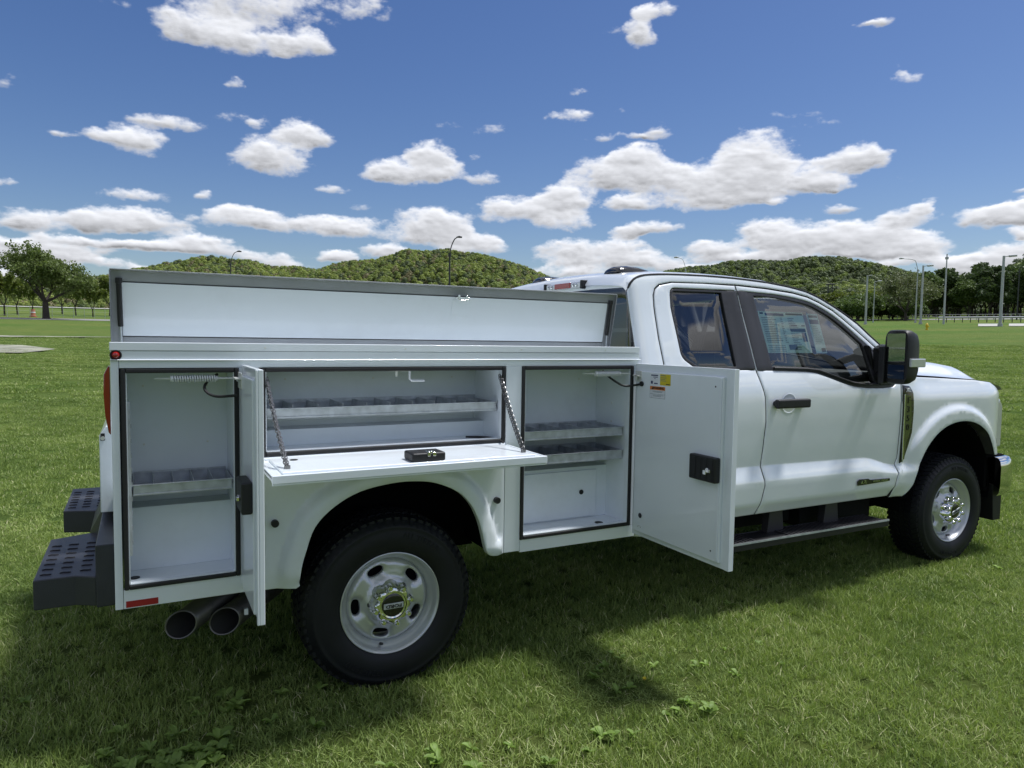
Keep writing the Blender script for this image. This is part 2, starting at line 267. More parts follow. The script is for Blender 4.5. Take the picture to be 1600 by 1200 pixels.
# ------------------------------------------------------------------ object helpers
def tag(o, label=None, cat=None, group=None, kind=None):
    if label: o['label'] = label
    if cat: o['category'] = cat
    if group: o['group'] = group
    if kind: o['kind'] = kind
    return o
def empty(name, loc=(0,0,0), label=None, cat=None, group=None):
    o = bpy.data.objects.new(name, None); COL.objects.link(o); o.location = loc; o.empty_display_size = .2
    return tag(o, label, cat, group)
def wloc(o):
    v = Vector((0,0,0))
    while o: v += o.location; o = o.parent
    return v
def link(name, me, parent=None, loc=(0,0,0)):
    """loc is a world position; parents are never rotated when this is used"""
    o = bpy.data.objects.new(name, me); COL.objects.link(o)
    if parent:
        o.parent = parent; o.location = Vector(loc)-wloc(parent)
    else: o.location = loc
    return o
class MB:
    def __init__(s): s.v = []; s.f = []; s.mi = []
    def add(s, vs, fs, mi=0):
        n = len(s.v); s.v += [tuple(p) for p in vs]; s.f += [tuple(i+n for i in f) for f in fs]; s.mi += [mi]*len(fs); return s
    def box(s, x0, x1, y0, y1, z0, z1, mi=0):
        return s.add([(x0,y0,z0),(x1,y0,z0),(x1,y1,z0),(x0,y1,z0),(x0,y0,z1),(x1,y0,z1),(x1,y1,z1),(x0,y1,z1)],
                     [(0,3,2,1),(4,5,6,7),(0,1,5,4),(1,2,6,5),(2,3,7,6),(3,0,4,7)], mi)
    def tube(s, pts, r, n=8, closed=False, mi=0, caps=True):
        pts = [Vector(p) for p in pts]; m = len(pts); rs = r if isinstance(r, (list, tuple)) else [r]*m
        ref = None; rings = []
        for i, p in enumerate(pts):
            a = pts[i-1] if (i > 0 or closed) else p; b = pts[(i+1) % m] if (i < m-1 or closed) else p
            t = (b-a).normalized()
            if ref is None:
                ref = Vector((0,0,1)) if abs(t.z) < .9 else Vector((1,0,0))
                ref = (ref - t*ref.dot(t)).normalized()
            else: ref = (ref - t*ref.dot(t)).normalized()
            bi = t.cross(ref)
            rings.append([p+(ref*math.cos(2*PI*k/n)+bi*math.sin(2*PI*k/n))*rs[i] for k in range(n)])
        vs = [q for rg in rings for q in rg]; fs = []
        for i in range(m if closed else m-1):
            j = (i+1) % m
            for k in range(n): fs.append((i*n+k, i*n+(k+1)%n, j*n+(k+1)%n, j*n+k))
        if not closed and caps: fs += [tuple(range(n-1,-1,-1)), tuple((m-1)*n+k for k in range(n))]
        return s.add(vs, fs, mi)
    def cyl(s, a, b, r, n=16, mi=0, r2=None): return s.tube([a, b], [r, r if r2 is None else r2], n, mi=mi)
    def lathe_y(s, prof, n=48, c=(0,0,0), mi=0, closed=False):
        """profile of (radius, y) turned round the Y axis"""
        vs = []; fs = []; m = len(prof)
        for k in range(n):
            a = 2*PI*k/n
            for (r, y) in prof: vs.append((c[0]+r*math.cos(a), c[1]+y, c[2]+r*math.sin(a)))
        for k in range(n):
            k2 = (k+1) % n
            for i in range(m if closed else m-1):
                j = (i+1) % m; fs.append((k*m+i, k*m+j, k2*m+j, k2*m+i))
        return s.add(vs, fs, mi)
    def prism(s, poly, y0, y1, mi=0):
        """polygon in XZ pushed from y0 to y1"""
        n = len(poly)
        vs = [(x, y0, z) for x, z in poly]+[(x, y1, z) for x, z in poly]
        area = sum(poly[i][0]*poly[(i+1)%n][1]-poly[(i+1)%n][0]*poly[i][1] for i in range(n))
        fs = [tuple(range(n)), tuple(range(2*n-1, n-1, -1))]+[(i, i+n, (i+1)%n+n, (i+1)%n) for i in range(n)]
        if area < 0: fs = [f[::-1] for f in fs]
        return s.add(vs, fs, mi)
    def build(s, name, mat, parent=None, loc=(0,0,0), bevel=0, smooth=30, seg=2, mirror=False):
        me = bpy.data.meshes.new(name)
        v = [(x, 2.0-y, z) for x, y, z in s.v] if mirror else s.v
        f = [q[::-1] for q in s.f] if mirror else s.f
        me.from_pydata(v, [], f)
        mats = mat if isinstance(mat, (list, tuple)) else [mat]
        for m in mats: me.materials.append(m)
        if len(mats) > 1: me.polygons.foreach_set('material_index', s.mi)
        if smooth:
            me.polygons.foreach_set('use_smooth', [True]*len(me.polygons)); me.set_sharp_from_angle(angle=math.radians(smooth))
        me.update()
        o = link(name, me, parent, loc)
        if bevel:
            b = o.modifiers.new('bevel', 'BEVEL'); b.width = bevel; b.segments = seg; b.limit_method = 'ANGLE'; b.angle_limit = math.radians(35); b.harden_normals = True
        return o

def fillet(pts, n=5):
    """points (u, v, radius): corners rounded with arcs"""
    out = []; m = len(pts)
    for i, p in enumerate(pts):
        r = p[2] if len(p) > 2 else 0
        b = Vector(p[:2])
        if r <= 0: out.append(tuple(b)); continue
        a = Vector(pts[i-1][:2]); c = Vector(pts[(i+1) % m][:2])
        d1 = (a-b).normalized(); d2 = (c-b).normalized(); ang = d1.angle(d2)
        t = min(r/math.tan(ang/2), (a-b).length*.49, (c-b).length*.49)
        for k in range(n+1):
            q = k/n; p1 = b+d1*t; p2 = b+d2*t
            out.append(tuple((p1*(1-q)**2)+b*(2*q*(1-q))+p2*q*q))
    return out
def spline(pts, n=6):
    """Catmull-Rom through open points"""
    P = [Vector(p) for p in pts]; P = [P[0]*2-P[1]]+P+[P[-1]*2-P[-2]]; out = []
    for i in range(1, len(P)-2):
        for k in range(n):
            t = k/n; a, b, c, d = P[i-1:i+3]
            out.append(tuple(.5*((2*b)+(c-a)*t+(2*a-5*b+4*c-d)*t*t+(3*b-a-3*c+d)*t**3)))
    out.append(tuple(P[-2])); return out
def densify(poly, step):
    out = []; m = len(poly)
    for i in range(m):
        a = Vector(poly[i][:2]); b = Vector(poly[(i+1) % m][:2]); L_ = (b-a).length
        if L_ < 1e-5: continue
        k = max(1, int(math.ceil(L_/step)))
        for j in range(k): out.append(tuple(a.lerp(b, j/k)))
    return out
def inset(poly, d):
    P = np.array(poly); m = len(P)
    area = 0.5*np.sum(P[:,0]*np.roll(P[:,1],-1)-np.roll(P[:,0],-1)*P[:,1]); s = 1 if area > 0 else -1
    e1 = P-np.roll(P, 1, 0); e2 = np.roll(P,-1,0)-P
    e1 /= np.maximum(np.linalg.norm(e1,axis=1,keepdims=True),1e-9); e2 /= np.maximum(np.linalg.norm(e2,axis=1,keepdims=True),1e-9)
    n1 = np.stack([-e1[:,1], e1[:,0]],1)*s; n2 = np.stack([-e2[:,1], e2[:,0]],1)*s
    b = n1+n2; l = np.linalg.norm(b,axis=1,keepdims=True); b = b/np.maximum(l,1e-6)
    c = np.clip(np.sum(b*n1,axis=1,keepdims=True),.45,1)
    return P+b*d/c
def inpoly(P, poly):
    x, y = P[:,0], P[:,1]; r = np.zeros(len(P), bool); Q = np.array(poly); m = len(Q); j = m-1
    for i in range(m):
        c = ((Q[i,1] > y) != (Q[j,1] > y)) & (x < (Q[j,0]-Q[i,0])*(y-Q[i,1])/(Q[j,1]-Q[i,1]+1e-12)+Q[i,0]); r ^= c; j = i
    return r
def segdist(P, poly):
    Q = np.array(poly); d = np.full(len(P), 9.)
    for i in range(len(Q)):
        a = Q[i]; b = Q[(i+1) % len(Q)]; ab = b-a; t = np.clip(((P-a)@ab)/max(ab@ab,1e-12),0,1)
        d = np.minimum(d, np.linalg.norm(P-(a+t[:,None]*ab),axis=1))
    return d
def panel(name, mat, outline, holes, fn, parent, step=.035, grid=.035, roll=.005, depth=.014, inward=(0,1,0), mirror=False, lines=()):
    """sheet-metal panel: 2D outline with holes carried onto the surface fn(u, v); edges rolled over and returned inward.
    lines = extra (u, v) polylines laid into the mesh so that creases stay crisp"""
    loops = [densify(outline, step)]+[densify(h, step) for h in holes]
    inw = Vector(inward); V2 = []; off = []; edges = []; ring0 = []
    for li, lp in enumerate(loops):
        sg = 1 if li == 0 else -1
        for d, o in ((0, roll), (roll*.35, roll*.32), (roll*1.1, 0)):
            pts = inset(lp, sg*d) if d else np.array(lp)
            b = len(V2); V2 += [tuple(p) for p in pts]; off += [o]*len(pts)
            edges += [(b+i, b+(i+1) % len(pts)) for i in range(len(pts))]
            if d == 0: ring0.append((b, len(pts)))
    Q = np.array(loops[0]); mn = Q.min(0); mx = Q.max(0)
    ex = []; exl = []
    for li, ln in enumerate(lines):
        for a, b in zip(ln[:-1], ln[1:]):
            a = Vector(a); b = Vector(b); k = max(1, int((b-a).length/step))
            for j in range(k): ex.append(tuple(a.lerp(b, j/k))); exl.append(li)
        ex.append(tuple(ln[-1])); exl.append(li)
    gx, gy = np.meshgrid(np.arange(mn[0]+grid*.5, mx[0], grid), np.arange(mn[1]+grid*.5, mx[1], grid))
    G = np.stack([gx.ravel(), gy.ravel()],1)
    if ex: 
        EX = np.array(ex); dd = np.min(np.linalg.norm(G[:,None]-EX[None],axis=2),axis=1); G = G[dd > grid*.4]
    if len(G):
        k = inpoly(G, loops[0])
        for h in loops[1:]: k &= ~inpoly(G, h)
        G = G[k]
        if len(G):
            k = np.ones(len(G), bool)
            for lp in loops: k &= segdist(G, lp) > roll*1.6
            G = G[k]; V2 += [tuple(p) for p in G]; off += [0]*len(G)
    if ex:
        ok = inpoly(EX, loops[0])
        for h in loops[1:]: ok &= ~inpoly(EX, h)
        for lp in loops: ok &= segdist(EX, lp) > roll*1.25
        last = None
        for i in range(len(EX)):
            if not ok[i]: last = None; continue
            V2.append(tuple(EX[i])); off.append(0); cur = len(V2)-1
            if last is not None and exl[i] == exl[i-1]: edges.append((last, cur))
            last = cur
    vo, eo, fo, ov, oe, of_ = delaunay_2d_cdt([Vector(v) for v in V2], edges, [], 0, 1e-6)
    offo = [min(off[j] for j in o) if o else 0 for o in ov]
    C = np.array([np.mean([vo[i] for i in f], axis=0) for f in fo])
    k = inpoly(C, loops[0])
    for h in loops[1:]: k &= ~inpoly(C, h)
    V3 = [Vector(fn(p[0], p[1]))+inw*offo[i] for i, p in enumerate(vo)]
    fs = []
    for f, kk in zip(fo, k):
        if kk: fs.append(tuple(f))
    # orientation: front face looks against 'inward'
    if fs:
        tot = 0
        for f in fs[:200]:
            a, b, c = V3[f[0]], V3[f[1]], V3[f[2]]; tot += (b-a).cross(c-a).dot(inw)
        if tot > 0: fs = [f[::-1] for f in fs]
    base = len(V3); inv = {}
    for i, o in enumerate(ov):
        for j in o: inv[j] = i
    for b, n in ring0:
        idx = [inv.get(b+i) for i in range(n)]
        if any(i is None for i in idx): continue
        st = len(V3)
        for i in idx: V3.append(V3[i]+inw*depth)
        for i in range(n):
            j = (i+1) % n; fs.append((idx[i], idx[j], st+j, st+i))
    mb = MB(); mb.add(V3, fs)
    o = mb.build(name, mat, parent, smooth=62, mirror=mirror)
    return o
def text_mesh(body, size, ext=.001, shear=0, bold=0.0):
    cu = bpy.data.curves.new('lettering', 'FONT'); cu.body = body; cu.size = size; cu.extrude = ext; cu.align_x = 'CENTER'; cu.align_y = 'CENTER'; cu.shear = shear; cu.offset = bold
    cu.resolution_u = 3
    o = bpy.data.objects.new('lettering', cu); COL.objects.link(o)
    bpy.context.view_layer.update()
    me = bpy.data.meshes.new_from_object(o.evaluated_get(bpy.context.evaluated_depsgraph_get()))
    bpy.data.objects.remove(o); return me
def place_text(name, body, size, mat, parent, loc, ux, uy, ext=.001, sx=1, sy=1, shear=0, bold=0.0):
    me = text_mesh(body, size, ext, shear, bold); ux = Vector(ux).normalized(); uy = Vector(uy).normalized()
    m = Matrix((ux*sx, uy*sy, ux.cross(uy))).transposed().to_4x4()
    me.transform(m); me.materials.clear(); me.materials.append(mat); me.name = name
    return link(name, me, parent, loc)

# ------------------------------------------------------------------ ground shape
def mslope(x, y):
    az = math.degrees(math.atan2(x-CX, y-CY)); a = min(max(az, -25), 75)
    if az < -115: a = 75*(1-(az+115)/-65) if False else -25
    return 0.0364+0.0066*(a+8)/66
def ground_z(x, y):
    """flat under the truck, then a gentle rise away behind it, easing off beyond 300 m"""
    s = (x-CX)*math.sin(YAW)+(y-CY)*math.cos(YAW)
    d = math.hypot(x-CX, y-CY)
    if s <= 0: return 0.0
    w = min(1.0, s/d/0.5)
    e = max(0.0, d-9.0)
    if d < 13: e = max(0, d-5)**2/16
    if d > 320: e = 311+(d-320)*.35
    return mslope(x, y)*e*w
def at(az, d, dz=0.0):
    a = math.radians(az); x = CX+d*math.sin(a); y = CY+d*math.cos(a)
    return (x, y, ground_z(x, y)+dz)

# ------------------------------------------------------------------ the truck
truck = empty('pickup_truck', (1.9, 1.0, 0.0), 'white pickup with utility body, side lockers and lid open, standing on grass', 'truck')
YC = 1.0

# ---- cab skin
PZ = [0.50,0.545,0.595,0.612,0.66,0.745,0.79,0.835,0.88,0.95,1.10,1.20,1.27,1.32,1.38,1.55,1.70,1.88,1.95]
PY = [0.055,0.026,0.004,-.008,-.010,-.014,.000,.0155,.011,.006,0.00,.001,.006,.018,.040,.086,.130,.176,.200]
def crease_z(x):
    if x < 3.13: return 0.835-0.013*max(0, (x-2.3)/.83)
    if x < 3.48: t = (x-3.13)/.35; return .822-.07*t*t*(3-2*t)
    return .752
def low_z(x): return .66+(.745-.66)*(crease_z(x)-.66)/(.835-.66)
def ease(t): t = min(max(t, 0), 1); return t*t*(3-2*t)
def side_y(x, z):
    # the lower sculpted band follows the crease line
    cz = crease_z(x); zz = z
    if z < 1.1 and z > .66:
        if z >= cz: zz = .835+(z-cz)*(1.1-.835)/(1.1-cz)
        else: zz = .66+(z-.66)*(.835-.66)/(cz-.66)
    y = float(np.interp(zz, PZ, PY))
    # softened between the knots
    y = .5*y+.25*float(np.interp(zz-(.012 if z > 1.1 else .003), PZ, PY))+.25*float(np.interp(zz+(.012 if z > 1.1 else .003), PZ, PY))
    if x > 3.5 and z < 1.3:
        t = ease((x-3.5)/.25); y = y*(1-t)+t*(0.004+.03*max(0, (z-1.18)/.12)**1.5)
    if x > 3.5 and z >= 1.18:
        y = max(y, .004+.05*ease((z-1.18)/.16)*ease((x-3.5)/.3))
    # flare round the front wheel
    r = math.hypot(x-4.12, (z-.44)*.94)
    if x > 3.5:
        y -= .026*ease((.665-r)/.05)*ease((x-3.55)/.15)*ease((1.22-z)/.1)
    if x < 1.41:
        q = 1.41-x; R_ = .05; y += R_-math.sqrt(max(0, R_*R_-min(q, R_)**2))
    if x > 4.42:
        t = (x-4.42)/.42; y += .115*t**2.6
    return y
def sidef(x, z): return (x, side_y(x, z), z)

seam_r = [(1.527,.545),(1.531,1.0),(1.527,1.42),(1.517,1.563),(1.519,1.737),(1.525,1.80),(1.543,1.838),(1.577,1.862),(1.665,1.880),(1.9,1.886),(2.139,1.887)]
seam_m = [(2.210,.545),(2.220,.603),(2.247,.72),(2.232,.828),(2.240,.941),(2.250,1.09),(2.241,1.239),(2.215,1.33),(2.197,1.40),(2.175,1.6),(2.147,1.885)]
seam_t = [(2.155,1.887),(2.4,1.879),(2.627,1.862),(2.75,1.842),(2.846,1.812),(2.96,1.765),(3.059,1.706),(3.17,1.632),(3.271,1.560),(3.372,1.488),(3.50,1.392)]
seam_f = [(3.497,1.34),(3.490,1.251),(3.493,1.038),(3.490,.80),(3.470,.757),(3.478,.70),(3.455,.612),(3.425,.545)]
G = .0045
def shift(pts, dx, dz=0): return [(p[0]+dx, p[1]+dz) for p in pts]
def build_side(mirror):
    sfx = mirror
    P = []
    # cab side: C pillar, roof rail and windscreen pillar in one pressing
    out = [(1.366,.50),(1.5225,.50)]+shift(seam_r, -G, .004)[:-1]+shift(seam_t, 0, .006)
    out += [(3.62,1.352),(3.60,1.372)]+[(3.50,1.448),(3.388,1.528),(3.27,1.612),(3.176,1.684),(3.06,1.748),(2.958,1.797),(2.85,1.842),(2.743,1.874),(2.6,1.897),(2.417,1.916),(2.15,1.928),(1.909,1.931),(1.65,1.925),(1.491,1.912),(1.42,1.893),(1.385,1.865),(1.368,1.82)]
    cs = panel('cab_side', M['paint'], out, [], sidef, truck, mirror=sfx, grid=.05)
    # rear half door
    ow = [(1.80,1.400,.0),(1.738,1.408,.03),(1.674,1.445,.04),(1.642,1.512,.03),(1.637,1.74,.0),(1.643,1.80,.02),(1.655,1.837,.015),(1.72,1.850,.0),(2.139,1.856,0)]
    hole = fillet([(1.90,1.392,0),(1.76,1.394,.05),(1.655,1.462,.07),(1.634,1.74,.0),(1.645,1.850,.045),(2.1355,1.857,.0),(2.1865,1.392,0)])
    out = shift(seam_r, G, -.002)[:-1]+[(2.139-G*2,1.883)]+shift(seam_m, -G)[::-1]
    rd = panel('rear_door', M['paint'], out, [hole], sidef, truck, mirror=sfx, lines=[[(1.56,.835+q),(2.215,.835+q)] for q in (-.006,.0,.006)]+[[(1.56,.745+q),(2.22,.745+q)] for q in (-.006,.006)]+[[(1.56,.612),(2.2,.612)]])
    def trimf(o): return lambda x, z: (x, side_y(x, z)+o, z)
    gh = fillet([(1.90,1.412,0),(1.775,1.412,.05),(1.668,1.475,.07),(1.650,1.74,.0),(1.658,1.832,.03),(2.030,1.838,.0),(2.052,1.412,0)])
    panel('window_trim', M['satin'], fillet([(1.90,1.396,0),(1.762,1.398,.05),(1.659,1.465,.07),(1.638,1.74,.0),(1.648,1.846,.045),(2.1415,1.853,.0),(2.1925,1.396,0)]), [gh], lambda x, z: (x, side_y(x, z)+(.004-.0068*ease((x-2.085-(1.85-z)*.10)/.02)), z), rd, mirror=sfx, roll=.002, depth=.02)
    panel('window_pane', M['glass'], inset(densify(gh, .04), -.004).tolist(), [], trimf(.014), rd, mirror=sfx, roll=.001, depth=.004, grid=.2, step=.08)
    # front door
    hole = [(2.1595,1.857),(2.272,1.853)]+spline([(2.45,1.848),(2.617,1.834),(2.75,1.813),(2.84,1.785),(2.95,1.737),(3.05,1.677),(3.15,1.607),(3.25,1.535),(3.34,1.47)], 3)+[(3.437,1.395),(3.45,1.30),(3.415,1.275),(3.30,1.268)]+spline([(3.15,1.272),(3.02,1.285),(2.90,1.315),(2.78,1.350),(2.70,1.371),(2.62,1.378)], 3)+[(2.40,1.386),(2.2105,1.389)]
    out = shift(seam_m, G)+[(2.155,1.884)]+shift(seam_t, 0, -.004)[1:]+shift(seam_f, -G)
    fd = panel('front_door', M['paint'], out, [hole], sidef, truck, mirror=sfx, lines=[[(x, crease_z(x)+q) for x in np.linspace(2.27,3.45,34)] for q in (-.006,0,.006)]+[[(x, low_z(x)+q) for x in np.linspace(2.28,3.44,34)] for q in (-.006,.006)]+[[(2.26,.612),(3.42,.612)]])
    gh = [(2.285,1.832)]+spline([(2.45,1.827),(2.617,1.811),(2.75,1.790),(2.83,1.764),(2.94,1.716),(3.04,1.655),(3.13,1.592),(3.185,1.552)], 3)+[(3.20,1.50),(3.235,1.302)]+spline([(3.15,1.303),(3.02,1.317),(2.91,1.345),(2.80,1.378),(2.72,1.397),(2.64,1.405)], 3)+[(2.338,1.412)]
    hole2 = [(2.1535,1.857)]+hole[1:-1]+[(2.2045,1.389)]
    panel('window_trim', M['satin'], inset(densify(hole2, .05), .001).tolist(), [gh], lambda x, z: (x, side_y(x, z)+(.004-.0068*ease((2.235+(1.85-z)*.10-x)/.02)), z), fd, mirror=sfx, roll=.002, depth=.02)
    panel('window_pane', M['glass'], inset(densify(gh, .04), -.004).tolist(), [], trimf(.016), fd, mirror=sfx, roll=.001, depth=.004, grid=.3, step=.08)
    # belt moulding and the black upright behind the mirror
    mb = MB(); pts = [(2.345,1.402),(2.62,1.395),(2.72,1.386),(2.80,1.366),(2.91,1.334),(3.02,1.305),(3.15,1.291),(3.28,1.290)]
    mb.tube([(x, side_y(x, z)-.002, z) for x, z in pts], .008, 6)
    mb.build('belt_moulding', M['black'], fd, mirror=sfx)
    MB().prism([(3.195,1.545),(3.215,1.535),(3.30,1.30),(3.27,1.285)], .045, .085).build('window_divider', M['black'], fd, bevel=.003, mirror=sfx)
    # door handle
    mb = MB(); mb.box(2.288,2.562,-.052,-.016,1.171,1.224); mb.box(2.296,2.345,-.020,.004,1.184,1.214); mb.box(2.505,2.556,-.020,.004,1.184,1.214)
    mb.build('door_handle', M['black'], fd, bevel=.011, seg=4, mirror=sfx)
    mb = MB(); mb.lathe_y([(0,.004),(.045,.004),(.060,-.0005),(.066,.001)], 28, (2.43,0,1.195)); mb.v = [(2.43+(x-2.43)*1.0, y-.001, 1.195+(z-1.195)*.95) for x, y, z in mb.v]
    mb.build('handle_recess', M['paint'], fd, mirror=sfx)
    # dark rubber behind the shut lines
    for seam, ox in ((seam_r, 0), (seam_m, 0), (seam_t, 0), (seam_f, 0)):
        pts = spline(seam, 3); MB().tube([(x, side_y(x, z)+.0125, z) for x, z in pts], .0075, 6).build('shut_line_rubber', M['seal'], fd, mirror=sfx)
    # inner door trims
    mb = MB(); mb.box(2.26,3.42,.075,.13,.60,1.37); mb.box(2.4,3.1,.13,.19,1.05,1.12)
    mb.build('door_card', M['cabin'], fd, bevel=.01, mirror=sfx)
    MB().box(1.60,2.19,.075,.13,.60,1.38).build('door_card', M['cabin'], rd, bevel=.01, mirror=sfx)
    mb = MB(); mb.prism([(2.06,1.38),(2.22,1.38),(2.17,1.88),(2.04,1.88)], .19, .24); mb.build('belt_pillar', M['cabin'], fd, bevel=.01, mirror=sfx)
    # front wing
    arch = spline([(3.58,.527),(3.615,.57),(3.645,.64),(3.69,.75),(3.77,.862),(3.89,.955),(4.03,1.007),(4.19,1.020),(4.34,.994),(4.47,.925),(4.555,.82),(4.595,.752)], 5)
    out = [(3.433,.545),(3.460,.530)]+arch+[(4.70,.748),(4.828,.745),(4.832,.85),(4.822,1.026),(4.800,1.13),(4.765,1.195),(4.70,1.245),(4.60,1.283),(4.40,1.302),(3.99,1.322),(3.75,1.332),(3.62,1.338),(3.505,1.345)]+shift(seam_f, G)[:-1]
    # drop the first two points doubled by the seam
    fw = panel('front_fender', M['paint'], out[1:], [], sidef, truck, mirror=sfx, step=.025, grid=.025, lines=[[(4.12-q*math.cos(t), .44+q*math.sin(t)/.94) for t in np.linspace(.30,2.85,40)] for q in (.665,.652,.64,.628,.615)])
    # lip inside the arch
    mb = MB(); n = len(arch)
    vs = [(x, side_y(x, z)+.002, z) for x, z in arch]+[(x, .06, z) for x, z in arch]
    mb.add(vs, [(i, i+1, n+i+1, n+i) for i in range(n-1)]); o = mb.build('arch_lip', M['paint'], fw, mirror=sfx)
    # arch liner
    mb = MB(); vs = []; 
    for y in (.05, .42):
        for k in range(25):
            a = PI*k/24*1.1-.05*PI; vs.append((4.12-.53*math.cos(a), y, .50+.53*math.sin(a)))
    mb.add(vs, [(i, i+1, 25+i+1, 25+i) for i in range(24)]); mb.box(3.6,4.62,.42,.44,.35,1.1); mb.box(4.60,4.74,.06,.42,.5,.86)
    mb.build('arch_liner', M['well'], fw, mirror=sfx)
    return rd, fd, fw
rear_door, front_door, fender = build_side(False)
build_side(True)

# ---- roof, back wall, hood, windscreen
def roofline(x): return float(np.interp(x, [1.34,1.366,1.385,1.42,1.491,1.65,1.909,2.15,2.417,2.6,2.743,2.85,2.96], [1.80,1.835,1.868,1.896,1.915,1.929,1.936,1.934,1.922,1.903,1.880,1.850,1.80]))
def roof_y0(x): return side_y(x, roofline(x))+.006
def roofpt(u, v):
    x = 1.366+(2.93-1.366)*u
    zc = roofline(x); y0 = roof_y0(min(x, 2.9)); y = y0+(2-2*y0)*v; c = 1-(2*v-1)**2
    e = 1-abs(2*v-1)
    z = zc-.012+.045*c**.8+.018*ease(e*18)
    if 0.04 < v < .96: z += .0
    xx = x+ (.075*c if u > .9 else 0)*(u-.9)*10 + (.055*c if u < .15 else 0)*(.15-u)/.15
    return (xx, y, z)
mb = MB(); nu, nv = 56, 60
mb.add([roofpt(i/nu, j/nv) for i in range(nu+1) for j in range(nv+1)], [(i*(nv+1)+j, (i+1)*(nv+1)+j, (i+1)*(nv+1)+j+1, i*(nv+1)+j+1) for i in range(nu) for j in range(nv)])
roof = mb.build('roof', M['paint'], truck, smooth=50)
for mir in (False, True):
    pts = [(1.372,1.835),(1.39,1.868),(1.425,1.893),(1.491,1.911),(1.65,1.924),(1.909,1.930),(2.15,1.928),(2.417,1.916),(2.6,1.898),(2.743,1.875),(2.85,1.843),(2.958,1.798),(3.06,1.75),(3.176,1.686),(3.27,1.614),(3.388,1.530),(3.50,1.450),(3.60,1.374)]
    pts = spline([(x, side_y(x, z)+.004, z+.002) for x, z in pts], 3)
    MB().tube(pts, .0065, 6).build('roof_ditch_strip', M['seal'], roof, mirror=mir)
# back wall of the cab with its wide window
def backf(y, z): 
    s = abs(y-1)/1.0
    return (1.364+.060*ease((z-1.2)/.65)*(1-s*s), y, z)
edge_l = [(.050,.55),(.033,1.0),(.064,1.38),(.107,1.54),(.142,1.66),(.180,1.81),(.205,1.872)]
bo = edge_l+[(.55,1.89),(1.45,1.89)]+[(2-y, z) for y, z in edge_l[::-1]]
def ring_(d, zb): 
    e_ = [(.066+d,zb,.03)]+[(y+d, z, 0) for y, z in ((.088,1.44),(.116,1.54),(.152,1.66))]+[(.190+d,1.842-d*.9,.04)]
    return fillet(e_+[(.6,1.852-d*.9,0),(1.4,1.852-d*.9,0)]+[(2-y, z, r) for y, z, r in e_[::-1]])
bh = ring_(0, 1.30); bi = ring_(.032, 1.335)
bw = panel('cab_back', M['paint'], bo, [bh], backf, truck, inward=(1,0,0), grid=.08, step=.06)
panel('rear_window', M['tint'], inset(densify(bh, .05), -.003).tolist(), [], lambda y, z: (backf(y, z)[0]+.006, y, z), bw, inward=(1,0,0), roll=.001, depth=.004, grid=.3, step=.1)
bi = fillet([(.165,1.335,.05),(1.835,1.335,.05),(1.80,1.785,.07),(1.4,1.80,.1),(.6,1.80,.1),(.20,1.785,.07)])
panel('window_surround', M['gloss_black'], inset(densify(bh, .05), .004).tolist(), [bi], lambda y, z: (backf(y, z)[0]+.002, y, z), bw, inward=(1,0,0), roll=.001, depth=.003, grid=.1, step=.06)
# third brake light
mb = MB(); mb.box(1.395,1.45,.69,1.10,1.868,1.908); tl = mb.build('third_brake_light', M['lens'], truck, bevel=.008)
MB().box(1.388,1.400,.80,.985,1.872,1.906).build('red_lamp', M['red'], tl, bevel=.004)
MB().box(1.390,1.44,.665,.69,1.862,1.914).build('end_cap', M['black'], tl, bevel=.004)
MB().box(1.390,1.44,1.10,1.125,1.862,1.914).build('end_cap', M['black'], tl, bevel=.004)
for yy in (.73,.765,1.02,1.06):
    MB().lathe_y([(0,-.004),(.012,-.002),(.014,.003)],14).build('cargo_bulb', M['chrome'], tl, loc=(1.398,yy,1.889))
# roof pods at the back of the roof
for yy in (.49, 1.36):
    mb = MB(); prof = [(0,0),(.006,.026),(.02,.036),(.08,.045),(.16,.043),(.23,.029),(.30,.010),(.32,0)]
    vs = []; n = 9
    for (dx, h) in prof:
        for k in range(n):
            a = PI*k/(n-1); wd = .075*(1-.35*(dx/.32)**2); vs.append((1.475+dx, yy-wd*math.cos(a), 1.946+h*max(0, math.sin(a))**.6))
    mb.add(vs, [(i*n+k, i*n+k+1, (i+1)*n+k+1, (i+1)*n+k) for i in range(len(prof)-1) for k in range(n-1)])
    o = mb.build('roof_lamp_pod', M['gloss_black'], truck, smooth=45)
    MB().box(1.555,1.68,yy-.05,yy-.035,1.94,1.962).build('amber_lens', M['amber'], o, bevel=.004)
# hood
def hoodpt(u, v):
    s = abs(2*v-1); y0 = .072; y = y0+(2-2*y0)*v
    x0 = 3.62+.10*(1-s*s); x1 = 4.83+.08*(1-s**3)-.03*s
    x = x0+(x1-x0)*u
    base = float(np.interp(x, [3.5,3.75,3.99,4.4,4.6,4.75,4.84,4.92],[1.352,1.345,1.333,1.308,1.288,1.255,1.20,1.13]))
    dome = .105*ease((1-s-.06)/.26)
    valley = .028*ease((.30-s)/.3)
    dome *= float(np.interp(x, [3.5,3.7,4.3,4.6,4.8,4.9],[.75,.95,1.0,.93,.62,.3]))
    return (x, y, base+dome-valley+.012*(1-s*s))
mb = MB(); nu, nv = 44, 64
mb.add([hoodpt(i/nu, j/nv) for i in range(nu+1) for j in range(nv+1)], [(i*(nv+1)+j, (i+1)*(nv+1)+j, (i+1)*(nv+1)+j+1, i*(nv+1)+j+1) for i in range(nu) for j in range(nv)])
hood = mb.build('hood', M['paint'], truck, smooth=55)
